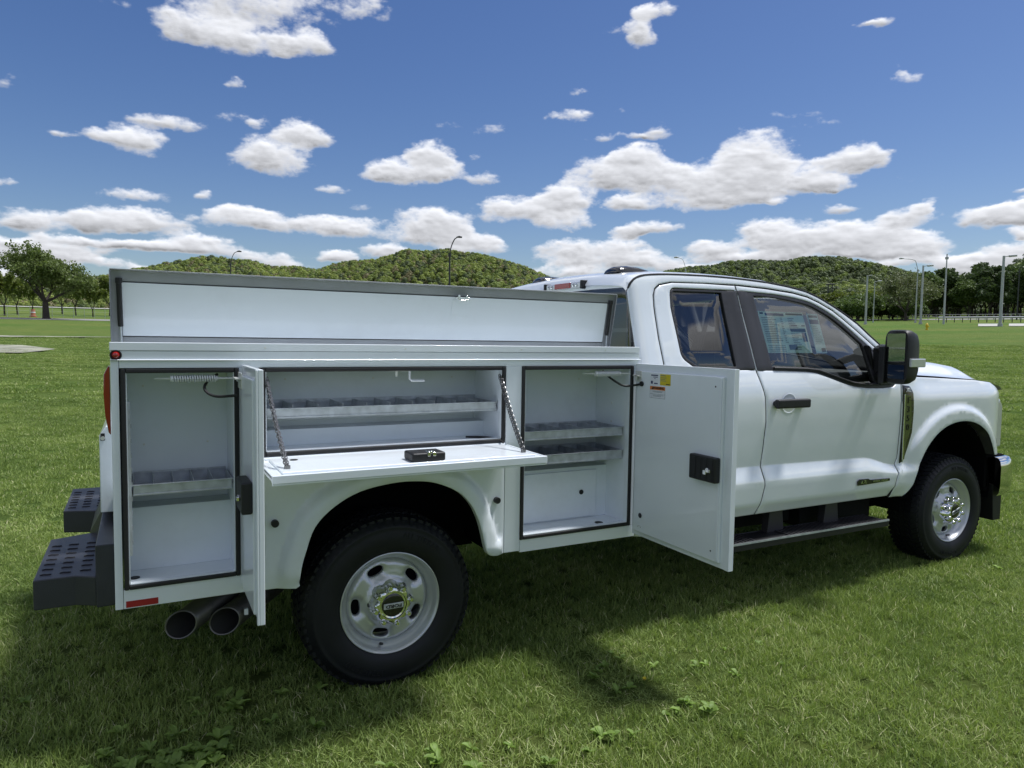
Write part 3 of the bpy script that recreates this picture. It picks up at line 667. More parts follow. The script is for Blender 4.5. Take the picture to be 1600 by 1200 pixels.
# cowl and windscreen
MB().box(3.50,3.70,.12,1.88,1.30,1.352).build('cowl', M['black'], truck, bevel=.01)
def wspt(u, v):
    s = 2*v-1; yb = .075+(1.85)*v; yt = .185+(1.63)*v
    y = yb*(1-u)+yt*u; x = (3.60+.10*(1-s*s))*(1-u)+(2.90+.08*(1-s*s))*u; z = 1.362*(1-u)+(1.832+.03*(1-s*s))*u+.01*math.sin(PI*u)
    return (x, y, z)
mb = MB(); nu, nv = 10, 20
mb.add([wspt(i/nu, j/nv) for i in range(nu+1) for j in range(nv+1)], [(i*(nv+1)+j, i*(nv+1)+j+1, (i+1)*(nv+1)+j+1, (i+1)*(nv+1)+j) for i in range(nu) for j in range(nv)])
ws = mb.build('windshield', M['glass'], truck)
for yy in (.5, 1.2): MB().tube([(3.70,yy,1.37),(3.60,yy+.25,1.43),(3.52,yy+.55,1.475)], .008, 5).build('wiper', M['black'], ws)
# nose
MB().box(4.72,4.90,.30,1.70,.72,1.13).build('grille', M['black'], truck, bevel=.02)
for mir in (False, True):
    hl = MB().prism([(4.755,.78),(4.858,.78),(4.858,1.10),(4.80,1.17),(4.775,1.12)], .085, .30).build('headlight', M['lens'], truck, bevel=.02, mirror=mir)
    MB().box(4.845,4.868,.12,.27,.90,.93).build('running_lamp', M['chrome'], hl, bevel=.004, mirror=mir)
    MB().box(4.842,4.864,.10,.14,.80,1.08).build('side_lens', M['amber'], hl, bevel=.004, mirror=mir)
for k in range(5): MB().box(4.895,4.915,.34,1.66,.77+k*.07,.80+k*.07).build('grille_bar', M['satin'], bpy.data.objects['grille'], bevel=.006)
# chrome bumper wrapping round the corner
def bump_path():
    pts = [(4.655,-.004),(4.72,-.004),(4.79,.002),(4.85,.022),(4.90,.070),(4.93,.16),(4.955,.35),(4.965,.7),(4.97,1.0)]
    return pts+[(x, 2-y) for x, y in pts[-2::-1]]
bpth = spline(bump_path(), 3); prof = [(.44,.0),(.46,.016),(.52,.024),(.66,.024),(.70,.016),(.722,.0),(.728,-.03)]
mb = MB(); n = len(prof); vs = []
for i, (x, y) in enumerate(bpth):
    a = Vector(bpth[max(i-1,0)]); b = Vector(bpth[min(i+1,len(bpth)-1)]); t = (b-a).normalized(); nx, ny = t.y, -t.x
    for z, o in prof:
        zz = z
        vs.append((x+nx*o, y+ny*o, zz))
mb.add(vs, [(i*n+k, (i+1)*n+k, (i+1)*n+k+1, i*n+k+1) for i in range(len(bpth)-1) for k in range(n-1)])
fb = mb.build('front_bumper', M['chrome'], truck, smooth=60)
for mir in (False, True):
    MB().box(4.62,4.86,.06,.30,.46,.735).build('bumper_end', M['well'], fb, bevel=.015, mirror=mir)
    MB().prism([(4.675,.52),(4.705,.24),(4.80,.24),(4.80,.46)], .035, .30).build('air_dam', M['black'], fb, bevel=.004, mirror=mir)

# wing vent badge
def badge(mirror):
    outl = fillet([(3.500,1.285,.0),(3.575,1.278,.03),(3.612,1.235,.03),(3.618,1.10,0),(3.612,.965,.04),(3.545,.775,.01),(3.512,.762,.0),(3.506,.9,0),(3.505,1.05,0)])
    o = panel('wing_vent', M['gloss_black'], outl, [], lambda x, z: (x, side_y(x, z)-.008, z), fender, roll=.003, depth=.012, mirror=mirror)
    if mirror: return
    yv = lambda x, z: side_y(x, z)-.011
    mb = MB(); mb.prism([(3.508,1.225),(3.519,1.225),(3.522,.78),(3.514,.77),(3.509,.9)], yv(3.51,1.0)-.002, yv(3.51,1.0)+.004); mb.build('chrome_edge', M['chrome'], o, bevel=.001)
    mb = MB(); mb.prism([(3.523,1.222),(3.573,1.217),(3.590,1.05),(3.577,.965),(3.545,.905),(3.530,.79),(3.523,.79)], -.011, -.005); mb.build('vent_plate', M['badge'], o, bevel=.001)
    for k, ch in enumerate('F350'):
        place_text('letter', ch, .082, M['gloss_black'], o, (3.549, -.0125, 1.182-k*.060), (1,0,0), (0,0,1), .0015, sx=.72, sy=.72, bold=.0012)
    place_text('letter', 'XL', .036, M['white'], o, (3.546, -.0085, 1.252), (1,0,0), (0,0,1), .0015, sx=1.1, bold=.0008)
    for k in range(7): MB().box(3.592-.004*max(0,k-4),3.606-.006*max(0,k-4),-.0100,-.006,1.18-k*.038,1.184-k*.038).build('vent_slat', M['satin'], o)
badge(False); badge(True)
# door badge
bd = MB().prism(fillet([(3.055,.680,.004),(3.075,.692,.004),(3.16,.690,.004),(3.175,.682,.004),(3.375,.677,.004),(3.378,.660,.004),(3.17,.655,.004),(3.06,.652,.004)],2), -.021, -.014).build('door_badge', M['gloss_black'], front_door, bevel=.001)
place_text('letter', '6.7L', .030, M['chrome'], bd, (3.112,-.0225,.672), (1,0,0), (0,0,1), .001, sx=1.1, shear=.2, bold=.0006)
place_text('letter', 'POWER STROKE', .0175, M['chrome'], bd, (3.275,-.0225,.668), (1,0,-.02), (0,0,1), .001, sx=1.15, shear=.2, bold=.0003)

# mirrors
def side_mirror(mirror):
    # housing: rear face carries the glass and looks back along the truck
    inner = Vector((3.125,-.115)); outer = Vector((3.045,-.315)); f = (outer-inner).normalized(); nrm = Vector((-.93,-.37)).normalized()
    back = Vector((1,0.02))
    def P(t, z, dx): q = inner+(outer-inner)*t; return (q.x+dx, q.y, z)
    mb = MB(); secs = []
    for dx, sc, zc in ((0,1.0,0),(.012,1.045,0),(.06,1.03,0),(.11,.93,0),(.145,.72,0),(.155,.45,0)):
        ring = []
        for k in range(28):
            a = 2*PI*k/28; cx_ = .5+.5*sc*math.copysign(abs(math.cos(a))**.35, math.cos(a)); cz_ = .5*sc*math.copysign(abs(math.sin(a))**.35, math.sin(a))
            ring.append(P(cx_, 1.477+cz_*.315, dx))
        secs.append(ring)
    n = 28; vs = [p for r in secs for p in r]; fs = []
    for i in range(len(secs)-1):
        for k in range(n): fs.append((i*n+k, (i+1)*n+k, (i+1)*n+(k+1)%n, i*n+(k+1)%n))
    fs.append(tuple(range(n))); fs.append(tuple((len(secs)-1)*n+k for k in range(n-1,-1,-1)))
    mb.add(vs, fs); mm = mb.build('side_mirror', M['black'], truck, smooth=50, mirror=mirror)
    def pane(z0, z1, t0, t1):
        m = MB(); q = fillet([(t0,z0,.02),(t1,z0,.02),(t1,z1,.02),(t0,z1,.02)])
        m.add([P(t, z, -.003) for t, z in q]+[P(t, z, .004) for t, z in q], [tuple(range(len(q)))]+[(i, i+len(q), (i+1)%len(q)+len(q), (i+1)%len(q)) for i in range(len(q))]); return m
    pane(1.445,1.618,.10,.90).build('mirror_glass', M['mirror'], mm, mirror=mirror)
    pane(1.345,1.430,.10,.90).build('mirror_glass', M['mirror'], mm, mirror=mirror)
    m = MB(); m.box(3.06,3.195,-.336,-.300,1.418,1.470); m.build('signal_lamp', M['lens'], mm, bevel=.006, mirror=mirror)
    m = MB()
    m.tube([(3.30,.045,1.52),(3.22,-.03,1.525),(3.16,-.12,1.52)], .030, 8); m.tube([(3.30,.03,1.36),(3.22,-.04,1.345),(3.16,-.12,1.345)], .032, 8)
    m.prism([(3.26,1.29),(3.40,1.29),(3.36,1.44),(3.29,1.53),(3.24,1.53)], -.005, .05); m.box(3.10,3.20,-.13,-.09,1.31,1.54)
    m.build('mirror_arm', M['black'], mm, bevel=.006, mirror=mirror)
side_mirror(False); side_mirror(True)
# antenna on the far wing
MB().tube([(3.95,1.93,1.33),(3.93,1.93,1.80),(3.905,1.93,2.24)], [.005,.004,.003], 6).build('antenna', M['black'], truck)
MB().lathe_y([(0,-.02),(.02,-.02),(.02,.02),(0,.02)],12,(0,0,0)).build('antenna_base', M['black'], bpy.data.objects['antenna'], loc=(3.95,1.93,1.34))

# ---- cabin inside
fl = MB(); fl.box(1.40,3.60,.14,1.86,.55,.60); fl.build('cab_floor', M['cabin'], truck)
mb = MB(); mb.prism([(3.08,1.20),(3.12,1.30),(3.30,1.375),(3.56,1.36),(3.60,.62),(3.30,.62)], .13, 1.87); mb.build('dashboard', M['cabin'], truck, bevel=.02)
def seat(x, y, w, back_top=1.62, head=True):
    mb = MB(); mb.box(x, x+.50, y-w/2, y+w/2, .80, .98)
    s = mb.build('seat', M['seat'], truck, bevel=.04, seg=3)
    prof = [(x-.02,.90),(x+.12,.88),(x+.10,1.15),(x-.02,back_top),(x-.11,back_top),(x-.16,1.4),(x-.10,1.0)]
    MB().prism(fillet([(a,b,.03) for a,b in prof],3), y-w/2+.01, y+w/2-.01).build('backrest', M['seat'], s, bevel=.03, seg=3)
    if head:
        MB().box(x-.13, x-.03, y-.13, y+.13, back_top+.03, back_top+.20).build('headrest', M['seat'], s, bevel=.035, seg=3)
    MB().box(x-.0,x+.45,y-w/2+.08,y+w/2-.08,.60,.80).build('seat_base', M['cabin'], s)
seat(2.42, .45, .52); seat(2.42, 1.55, .52); seat(2.42, 1.0, .42, 1.5, False)
seat(1.62, .60, .68, 1.50, False); seat(1.62, 1.40, .68, 1.50, False)
mb = MB(); mb.tube([(3.02+.06*math.sin(a), 1.52+.19*math.cos(a), 1.28+.17*math.sin(a)) for a in np.linspace(0,2*PI,24,endpoint=False)], .015, 6, closed=True); mb.cyl((3.02,1.52,1.28),(3.2,1.52,1.2),.03)
mb.build('steering_wheel', M['black'], truck)
MB().box(2.80,2.84,.88,1.12,1.70,1.76).build('inside_mirror', M['black'], truck, bevel=.01)
# belt strap seen through the back side window
MB().tube([(2.04,.27,1.75),(1.98,.30,1.45),(1.93,.34,1.1)], .018, 4).build('seat_belt', M['black'], truck)

# window sticker inside the front glass
gy = lambda x, z: side_y(x, z)+.019
def sticker(name, x0, x1, z0, z1, blocks, sk):
    mb = MB()
    def q(a, b, c, d, off, mi):
        pts = []
        for (x, z) in ((a, c), (b, c), (b, d), (a, d)):
            xx = x+sk*(z1-z); pts.append((xx, gy(xx, z)-off, z))
        mb.add(pts, [(0,1,2,3)], mi)
    q(x0, x1, z0, z1, 0, 0)
    for (a, b, c, d, mi) in blocks: q(x0+(x1-x0)*a, x0+(x1-x0)*b, z0+(z1-z0)*c, z0+(z1-z0)*d, .0015, mi)
    return mb.build(name, [M['paper'], M['ink'], M['inkblue']], front_door, smooth=0)
rs = random.Random(3); bl = [(.03,.10,.93,.97,1),(.14,.55,.90,.96,2),(.60,.98,.93,.97,1),(.62,.97,.52,.60,1),(.66,.80,.66,.69,1),(.90,.98,.66,.69,1),(.50,.68,.08,.20,2),(.86,.96,.28,.50,2)]
for k in range(19):
    z = .84-k*.042
    if z > .24:
        bl.append((.04,.04+rs.uniform(.22,.38),z,z+.011,1)); bl.append((.45,.45+rs.uniform(.03,.06),z,z+.011,1))
    if z > .62 or z < .48: bl.append((.62,.62+rs.uniform(.1,.22),z,z+.011,1))
for k in range(4): bl.append((.04,.42,.04+k*.045,.048+k*.045,1))
sticker('price_sticker', 2.315, 2.700, 1.492, 1.742, bl, .10)
sticker('economy_sticker', 2.735, 2.835, 1.492, 1.738, [(.1,.9,.90,.96,1),(.1,.9,.74,.85,2)]+[(.1,rs.uniform(.5,.9),.68-k*.05,.69-k*.05,1) for k in range(10)]+[(.55,.92,.03,.13,1)], .10)

# ------------------------------------------------------------------ utility body
XR, XF, ZB, ZR = -1.064, 1.311, .530, 1.453
g = .0012
body = MB()
body.box(XR, -1.0375, 0, .045, ZB, ZR)                       # corner post
body.box(-1.0375+g, XF, 0, .03, 1.425, ZR)                   # header
body.box(-1.0375+g, -.600, 0, .03, ZB, .602)                 # sill under the rear locker
body.box(-.628, -.600-.0, .0004, .03, .602, 1.425)
body.box(-.600+g, -.553, 0, .03, ZB, 1.425)                  # post
body.box(.545, .628, 0, .03, ZB+.008, 1.425)                 # pillar
body.box(.628+g, XF, 0, .03, ZB-.0, .592)                    # front sill
body.box(1.282, XF, 0, .03, .592, 1.425)
body.box(XF-.002, XF+.002, .03, .34, ZB, ZR)                 # front end
body.box(XR, XR+.004, .045, .345, ZB, ZR)                    # rear end
body.box(XR, XF, .341, .345, ZB, ZR+.04)                     # inboard side
bodyo = body.build('utility_body', M['body'], truck, bevel=.0025)
# wheel panel with pressed flare
arch = spline([(-.402,.528),(-.406,.552),(-.398,.61),(-.382,.669),(-.343,.772),(-.264,.848),(-.155,.902),(-.014,.926),(.10,.925),(.19,.908),(.288,.862),(.352,.800),(.392,.725),(.415,.650),(.428,.596),(.442,.560),(.468,.540),(.503,.535)], 4)
arch_in = [p for p in arch if -.398 < p[0] < .46]
AR = np.array(densify(arch, .006)[:-90] if False else [p for p in densify(arch+[arch[-1]], .005)])
AR = AR[:max(2, len(AR))]
AR = np.array([q for q in AR if not (q[1] < .537 and -.38 < q[0] < .45)])
def wheelf(x, z):
    d = float(np.min(np.hypot(AR[:,0]-x, AR[:,1]-z))); w = .086
    # the pressing swells out towards the opening and ends in a rolled lip
    y = 0.0
    if d < w: t = 1-d/w; y = -.030*ease(min(1, t*3.2))-.010*ease((t-.1)/.9)
    lo = ease((z-.528)/.05)*.5+.5
    if x > .40: y *= ease((.540-x)/.03)
    return (x, y*lo, z)
crease = []
for i in range(2, len(arch)-8, 2):
    a = Vector(arch[i-1]); b = Vector(arch[i+1]); t = (b-a).normalized(); nrm = Vector((-t.y, t.x)); p = Vector(arch[i])+nrm*.086
    if p.x > -.54 and p.x < .53 and p.y > .56: crease.append(tuple(p))
crease2 = [tuple(Vector(c)*.965+Vector((.0,.62))*.035) for c in crease]
out = [(-.553+g,.525,0),(-.47,.524,0),(-.435,.520,0)]
out = [(p[0], p[1]) for p in out]+[(-.418,.518)]+arch+[(.545-g,.537),(.545-g,1.068),(-.553+g,1.068)]
wp = panel('wheel_panel', M['body'], out, [], wheelf, bodyo, step=.022, grid=.02, roll=.004, depth=.03, lines=[crease, crease2])
body2 = MB(); body2.box(-.553+g, .545-g, .03, .034, 1.0, 1.068)
# rail along the top of the locker
rail = MB()
rail.box(XR-.002, XF+.002, -.006, .060, 1.490, 1.520)
rail.box(XR, XF+.004, -.002, .050, 1.456, 1.4885)
rail.box(XR-.001, XF+.010, -.010, .02, 1.4535, 1.4575)
rail.box(XR, XF, .060, .064, 1.44, 1.515)
ro = rail.build('top_rail', M['body'], bodyo, bevel=.002)
for x in (-.53, .05, .62, 1.1): MB().cyl((x,-.0075,1.503),(x,-.006,1.503),.004,8).build('rivet', M['zinc'], ro)
# lockers: liners with real depth
def locker(x0, x1, z0, z1, zl, name, plate=False):
    t = .003; d = .31; dl = .20; mb = MB()
    mb.box(x0, x1, d, d+t, zl, z1); mb.box(x0, x0+t, .012, d, z0, z1); mb.box(x1-t, x1, .012, d, z0, z1)
    mb.box(x0, x1, .012, d+t, z1, z1+t); mb.box(x0, x1, .012, d, z0-t, z0)
    if zl > z0: mb.box(x0, x1, dl, dl+t, z0, zl); mb.box(x0, x1, dl, d, zl-t, zl)
    o = mb.build(name, M['liner'], bodyo, bevel=.0015); return o
LX = (-1.022,-.640); RX = (.640,1.268); MX = (-.535,.528)
l1 = locker(LX[0],LX[1],.612,1.412,.865,'locker_liner'); l2 = locker(MX[0],MX[1],1.080,1.412,1.150,'locker_liner'); l3 = locker(RX[0],RX[1],.603,1.412,.88,'locker_liner')
# bulb seals round each opening
def sealf(x0, x1, z0, z1, w=.013):
    mb = MB()
    i = .0050
    mb.box(x0-w, x0+i, -.008, .012, z0-w, z1+w); mb.box(x1-i, x1+w, -.008, .012, z0-w, z1+w)
    mb.box(x0+i, x1-i, -.008, .012, z1-i, z1+w); mb.box(x0+i, x1-i, -.008, .012, z0-w, z0+i)
    return mb.build('door_seal', M['seal'], bodyo, bevel=.004)
sealf(LX[0],LX[1],.612,1.412,.011); sealf(MX[0],MX[1],1.080,1.412,.011); sealf(RX[0],RX[1],.603,1.412,.012)
def edging(x0, x1, z0, z1):
    mb = MB(); w = .003
    i = .0060; x0 += i; x1 -= i; z0 += i
    for a in ((x0,x0+w,z0,z1),(x1-w,x1,z0,z1),(x0,x1,z0,z0+w)): mb.box(a[0],a[1],.0,.03,a[2],a[3])
    return mb.build('opening_edge', M['body'], bodyo)
edging(LX[0],LX[1],.612,1.412); edging(RX[0],RX[1],.603,1.412); edging(MX[0],MX[1],1.080,1.412)
# left locker back wall stiffener, right locker wheel-box plate
MB().box(RX[0]+.004,RX[1]-.07,.190,.1985,.61,.862).build('wheel_box_plate', M['liner'], l3, bevel=.004)
MB().box(MX[0]+.02,MX[1]-.02,.303,.3095,1.175,1.19).build('stiffener', M['liner'], l2, bevel=.003)
def disc(x, y, z, r, parent, name='rubber_plug', mat='black', axis='y', h=.012):
    mb = MB()
    if axis == 'y': mb.cyl((x,y,z),(x,y-h,z),r,16)
    elif axis == 'z': mb.cyl((x,y,z),(x,y,z+h),r,16)
    else: mb.cyl((x,y,z),(x-h,y,z),r,16)
    return mb.build(name, M[mat], parent, bevel=.002)
disc(-.498,0,.797,.015,bodyo,h=.022); disc(.500,0,.798,.015,bodyo,h=.022)
disc(1.10,.19,.745,.013,l3,h=.006); disc(1.135,.07,.603,.022,l3,axis='z',h=.004); disc(-1.0,.10,.612,.018,l1,axis='z',h=.004)
for z in (1.22,1.12): disc(1.2655,.16,z,.006,l3,'screw_head','zinc',axis='x',h=.003)
for (x, z, p_) in ((-.96,1.34,l1),(-.72,1.34,l1),(-.96,1.10,l1),(-.72,1.10,l1),(-.4,1.36,l2),(0,1.36,l2),(.4,1.36,l2),(.75,1.34,l3),(1.15,1.34,l3),(.75,.95,l3)): disc(x,.31,z,.0045,p_,'screw_head','zinc',h=.002)
# slotted uprights at the locker's side wall
for x, l in ((LX[0]+.006, l1),):
    mb = MB(); mb.box(x,x+.012,.03,.05,.72,1.30)
    for k in range(9): mb.box(x+.012,x+.015,.034,.046,.76+k*.055,.775+k*.055)
    mb.build('shelf_upright', M['galv'], l, bevel=.001)
# trays with dividers
def tray(x0, x1, ztop, y0, y1, h, ndiv, lift=.018):
    mb = MB(); t = .0025
    mb.box(x0,x1,y0,y1,ztop-h,ztop-h+t); mb.box(x0,x1,y0,y0+t,ztop-h,ztop); mb.box(x0,x1,y1-t,y1,ztop-h,ztop)
    mb.box(x0,x0+t,y0,y1,ztop-h,ztop); mb.box(x1-t,x1,y0,y1,ztop-h,ztop); mb.box(x0-.003,x1+.003,y0-.007,y0,ztop-.004,ztop); mb.box(x0,x1,y0-.004,y0,ztop-h,ztop-h+.006)
    mb.box(x0-.012,x0-.001,y0+.015,y1,ztop-h-.006,ztop-h+.018); mb.box(x1+.001,x1+.012,y0+.015,y1,ztop-h-.006,ztop-h+.018)
    o = mb.build('tray', M['galv'], bodyo, bevel=.0008)
    for k in range(ndiv):
        x = x0+(x1-x0)*(k+1)/(ndiv+1)
        MB().box(x-.001,x+.001,y0+.004,y1-.004,ztop-h+t,ztop+lift).build('divider', M['galv'], o)
    MB().box(x0,x1,y1-.012,y1-.009,ztop,ztop+lift+.004).build('back_strip', M['galv'], o)
    return o
tray(.655,1.255,1.105,.045,.295,.045,4,.004); tray(.655,1.255,.985,.045,.295,.047,4,.004)
tray(-.520,.512,1.258,.035,.285,.042,9,.012); tray(-1.000,-.652,.985,.045,.295,.042,4,.004)
# top-side locker behind the rail, its floor and gutters
MB().box(XR+.004,XF-.004,.064,.341,1.440,1.444).build('top_locker_floor', M['liner'], bodyo)
# markers and tape
mk = MB(); mk.lathe_y([(0,-.014),(.008,-.013),(.0125,-.006),(.014,0)],20); mo = mk.build('marker_lamp', M['red'], bodyo, loc=(-1.046,-.002,1.473))
MB().lathe_y([(.0135,-.003),(.0185,-.006),(.020,0)],20).build('grommet', M['seal'], mo, loc=(-1.046,-.002,1.473))
MB().box(-1.029,-.922,-.0015,0,.5345,.5585).build('reflector', M['redref'], bodyo)
# tail light on the rear end
tlp = [(-.004,1.175),(-.012,1.185),(-.022,1.25),(-.026,1.33),(-.024,1.40),(-.010,1.43),(-.004,1.43)]
mb = MB(); mb.prism([(XR+a, b) for a, b in tlp], .06, .20); mb.build('tail_light', M['red'], bodyo, bevel=.006)

# vertical doors, swung square out from the body
def stay(x0, x1, y, z, parent):
    """sprung hold-open stay"""
    mb = MB(); pts = []; n = 18*8; xs = x0+.035; xe = x1-.07
    for k in range(n+1):
        a = 2*PI*18*k/n; pts.append((xs+(xe-xs)*k/n, y+.012*math.cos(a), z+.012*math.sin(a)))
    mb.tube(pts, .0034, 5); mb.cyl((x0-.02,y+.03,z),(xs,y,z),.004,6); mb.cyl((xs-.004,y,z),(xs+.003,y,z),.013,10)
    mb.cyl((xe,y,z),(xe+.006,y,z),.010,10); mb.tube([(xe,y,z),(x1-.012,y-.004,z),(x1+.004,y-.012,z-.008),(x1+.012,y-.03,z-.010)], .0042, 6)
    return mb.build('door_stay', M['spring'], parent)
def cable(pts, parent): return MB().tube(spline(pts, 6), .0055, 7).build('rubber_strap', M['seal'], parent)
# right-hand door (inner face to the camera)
dx = 1.286
mb = MB(); mb.box(dx+.002,dx+.026,-.70,-.012,.552,1.436); mb.box(dx-.001,dx+.002,-.70,-.675,.552,1.436)
rdoor = mb.build('locker_door', M['body'], truck, bevel=.003)
rdoor['label'] = 'tall locker door standing square out beside the cab, with stickers on its inner face'
mb = MB(); mb.box(dx-.012,dx+.004,-.648,-.036,.575,1.400); pn = mb.build('inner_panel', M['body'], rdoor, bevel=.005)
mb = MB(); mb.box(dx-.016,dx-.0125,-.640,-.628,.585,1.392)
mb.build('edge_bead', M['body'], pn, bevel=.002)
for y, z in ((-.60,1.355),(-.60,.62)): disc(dx-.012,y,z,.004,pn,'screw_head','black',axis='x',h=.002)
disc(dx-.012,-.095,.665,.013,pn,'rubber_plug','black',axis='x',h=.004)
for k in range(3): disc(dx-.012,-.075-.012*k,.605+.004*(k%2),.0022,pn,'vent_hole','black',axis='x',h=.001)
mb = MB(); mb.prism([(0,0),(1,0),(1,1),(0,1)],0,1); 
def xbox(x0,x1,ya,yb,za,zb): return MB().box(x0,x1,ya,yb,za,zb)
lt = xbox(dx-.045,dx-.012,-.645,-.478,.932,1.045).build('latch', M['black'], rdoor, bevel=.007, seg=3)
for k in range(4): xbox(dx-.047,dx-.044,-.63+.0+k*.036,-.612+k*.036,.94,1.035).build('latch_rib', M['black'], lt, bevel=.001)
mb = MB(); mb.cyl((dx-.05,-.600,.985),(dx-.040,-.600,.985),.012,12); mb.box(dx-.056,dx-.046,-.625,-.60,.978,.992); mb.box(dx-.054,dx-.046,-.598,-.578,.965,.985); mb.build('latch_rotor', M['chrome'], lt, bevel=.002)
# hinge side bracket
mb = MB(); mb.box(dx-.03,dx-.012,-.075,-.03,1.372,1.378); mb.box(dx-.015,dx-.012,-.08,-.03,1.345,1.40); mb.box(dx-.03,dx-.026,-.06,-.045,1.355,1.378); mb.build('stay_bracket', M['zinc'], rdoor, bevel=.001)
stay(1.02, 1.27, .010, 1.384, bodyo)
cable([(1.13,.06,1.398),(1.16,.03,1.36),(1.21,-.0,1.325),(1.25,-.015,1.322),(1.274,-.08,1.335)], rdoor)
disc(1.274,-.085,1.336,.013,rdoor,'strap_end','black',axis='x',h=.01)
# hinge rod along the right opening
mb = MB(); mb.cyl((1.297,-.010,.56),(1.297,-.010,1.43),.006,8); mb.build('hinge', M['body'], rdoor)
# labels
def label(name, ya, yb, za, zb, mat, blocks, txt=None):
    x = dx-.0125
    o = MB().box(x,x+.001,ya,yb,za,zb).build(name, M[mat], rdoor)
    for (a,b,c,d,mt) in blocks:
        MB().box(x-.0006,x,yb-(yb-ya)*b,yb-(yb-ya)*a,za+(zb-za)*c,za+(zb-za)*d).build('print_block', M[mt], o)
    return o
label('label_card', -.210,-.150,1.335,1.390,'white',[(.08,.95,.84,.94,'navy'),(.35,.9,.70,.76,'navy'),(.5,.62,.56,.62,'navy'),(.06,.30,.12,.38,'navy'),(.45,.92,.12,.22,'navy')])
label('label_card', -.300,-.222,1.338,1.392,'yellow',[(.05,.55,.84,.90,'ink'),(.05,.62,.66,.70,'ink'),(.05,.5,.52,.56,'ink'),(.05,.58,.38,.42,'ink'),(.58,.96,.08,.15,'black')])
lo = label('label_card', -.262,-.148,1.272,1.330,'white',[(.0,1.0,.70,1.0,'orange'),(.0,.01,.0,.7,'ink'),(.99,1.0,.0,.7,'ink'),(.0,1.0,.0,.02,'ink'),(.0,1.0,.34,.36,'ink'),(.13,.14,.0,.7,'ink'),(.2,.9,.58,.61,'ink'),(.2,.8,.50,.53,'ink'),(.2,.9,.24,.27,'ink'),(.2,.75,.15,.18,'ink')])
place_text('letter', 'WARNING', .017, M['black'], lo, (dx-.0135,-.213,1.3215), (0,-1,0), (0,0,1), .0004, bold=.0004)
MB().add([(dx-.0135,-.160,1.315),(dx-.0135,-.176,1.315),(dx-.0135,-.168,1.329)],[(0,1,2)]).build('warning_triangle', M['black'], lo)

# rear door, seen edge-on
dx2 = -.625
mb = MB(); mb.box(dx2+.008,dx2+.026,-.430,-.012,.552,1.436); mb.box(dx2-.0,dx2+.008,-.430,-.412,.552,1.436)
ldoor = mb.build('locker_door', M['body'], truck, bevel=.003)
ldoor['label'] = 'narrow rear locker door standing open, seen edge-on'
MB().box(dx2-.006,dx2+.009,-.385,-.036,.575,1.400).build('inner_panel', M['body'], ldoor, bevel=.005)
lt = xbox(dx2-.043,dx2-.006,-.385,-.235,.932,1.045).build('latch', M['black'], ldoor, bevel=.007, seg=3)
mb = MB(); mb.cyl((dx2-.05,-.335,.985),(dx2-.04,-.335,.985),.012,12); mb.box(dx2-.056,dx2-.046,-.36,-.335,.978,.992); mb.build('latch_rotor', M['chrome'], lt, bevel=.002)
mb = MB(); mb.box(dx2-.03,dx2-.006,-.12,-.03,1.385,1.391); mb.box(dx2-.010,dx2-.006,-.13,-.03,1.35,1.41); mb.build('stay_bracket', M['zinc'], ldoor, bevel=.001)
mb = MB(); mb.cyl((dx2+.012,-.010,.56),(dx2+.012,-.010,1.43),.006,8); mb.build('hinge', M['body'], ldoor)
stay(-.90, -.64, .010, 1.384, bodyo)
cable([(-.70,.06,1.398),(-.74,.03,1.37),(-.75,-.0,1.34),(-.715,-.03,1.318),(-.645,-.07,1.322)], ldoor)

# drop-down door, hanging level on its chains
mb = MB(); zt = 1.056
mb.box(-.565,.552,-.375,-.014,zt-.010,zt); mb.box(-.565,.552,-.379,-.362,zt-.026,zt+.004); mb.box(-.565,.552,-.374,-.366,zt-.034,zt-.026); mb.box(-.565,-.552,-.362,-.014,zt-.020,zt+.003); mb.box(.540,.552,-.362,-.014,zt-.020,zt+.003)
dd = mb.build('drop_door', M['body'], truck, bevel=.0025)
dd['label'] = 'drop-down middle locker door hanging level on two chains'
MB().box(-.525,.515,-.345,-.035,zt-.001,zt+.009).build('inner_panel', M['body'], dd, bevel=.004)
MB().cyl((-.545,-.008,1.060),(.537,-.008,1.060),.006,8).build('hinge', M['body'], dd)
lt = MB().box(-.035,.105,-.340,-.235,zt+.009,zt+.044).build('latch', M['black'], dd, bevel=.008, seg=3)
mb = MB(); mb.cyl((.045,-.325,zt+.040),(.045,-.325,zt+.050),.012,12); mb.box(.028,.040,-.342,-.31,zt+.03,zt+.048); mb.box(.05,.064,-.342,-.32,zt+.03,zt+.046); mb.build('latch_rotor', M['chrome'], lt, bevel=.002)
disc(-.44,-.10,zt+.009,.016,dd,'rubber_plug','black',axis='z',h=.002)
def chain(a, b, sag, parent):
    a = Vector(a); b = Vector(b); mb = MB(); n = 34
    P = [a.lerp(b, k/n)+Vector((0,0,-sag*math.sin(PI*k/n))) for k in range(n+1)]
    for k in range(n):
        p, q = P[k], P[k+1]; t = (q-p).normalized(); c = (p+q)/2
        s1 = t.cross(Vector((0,1,0))).normalized(); s2 = t.cross(s1)
        w = (s1 if k % 2 else s2); w = (w+(s2 if k % 2 else s1)*.35).normalized(); Lh = (q-p).length*.5+.0035
        pts = [c+t*Lh*math.cos(a_)+w*.0062*math.sin(a_) for a_ in np.linspace(0,2*PI,8,endpoint=False)]
        mb.tube(pts, .0021, 4, closed=True)
    mb.cyl(P[-1]+Vector((0,0,-.006)),P[-1]+Vector((0,0,.012)),.006,8)
    return mb.build('chain', M['chainsteel'], parent)
chain((-.528,.010,1.385),(-.500,-.285,zt+.010),.012,dd); chain((-.522,.012,1.385),(-.492,-.285,zt+.010),.022,dd)
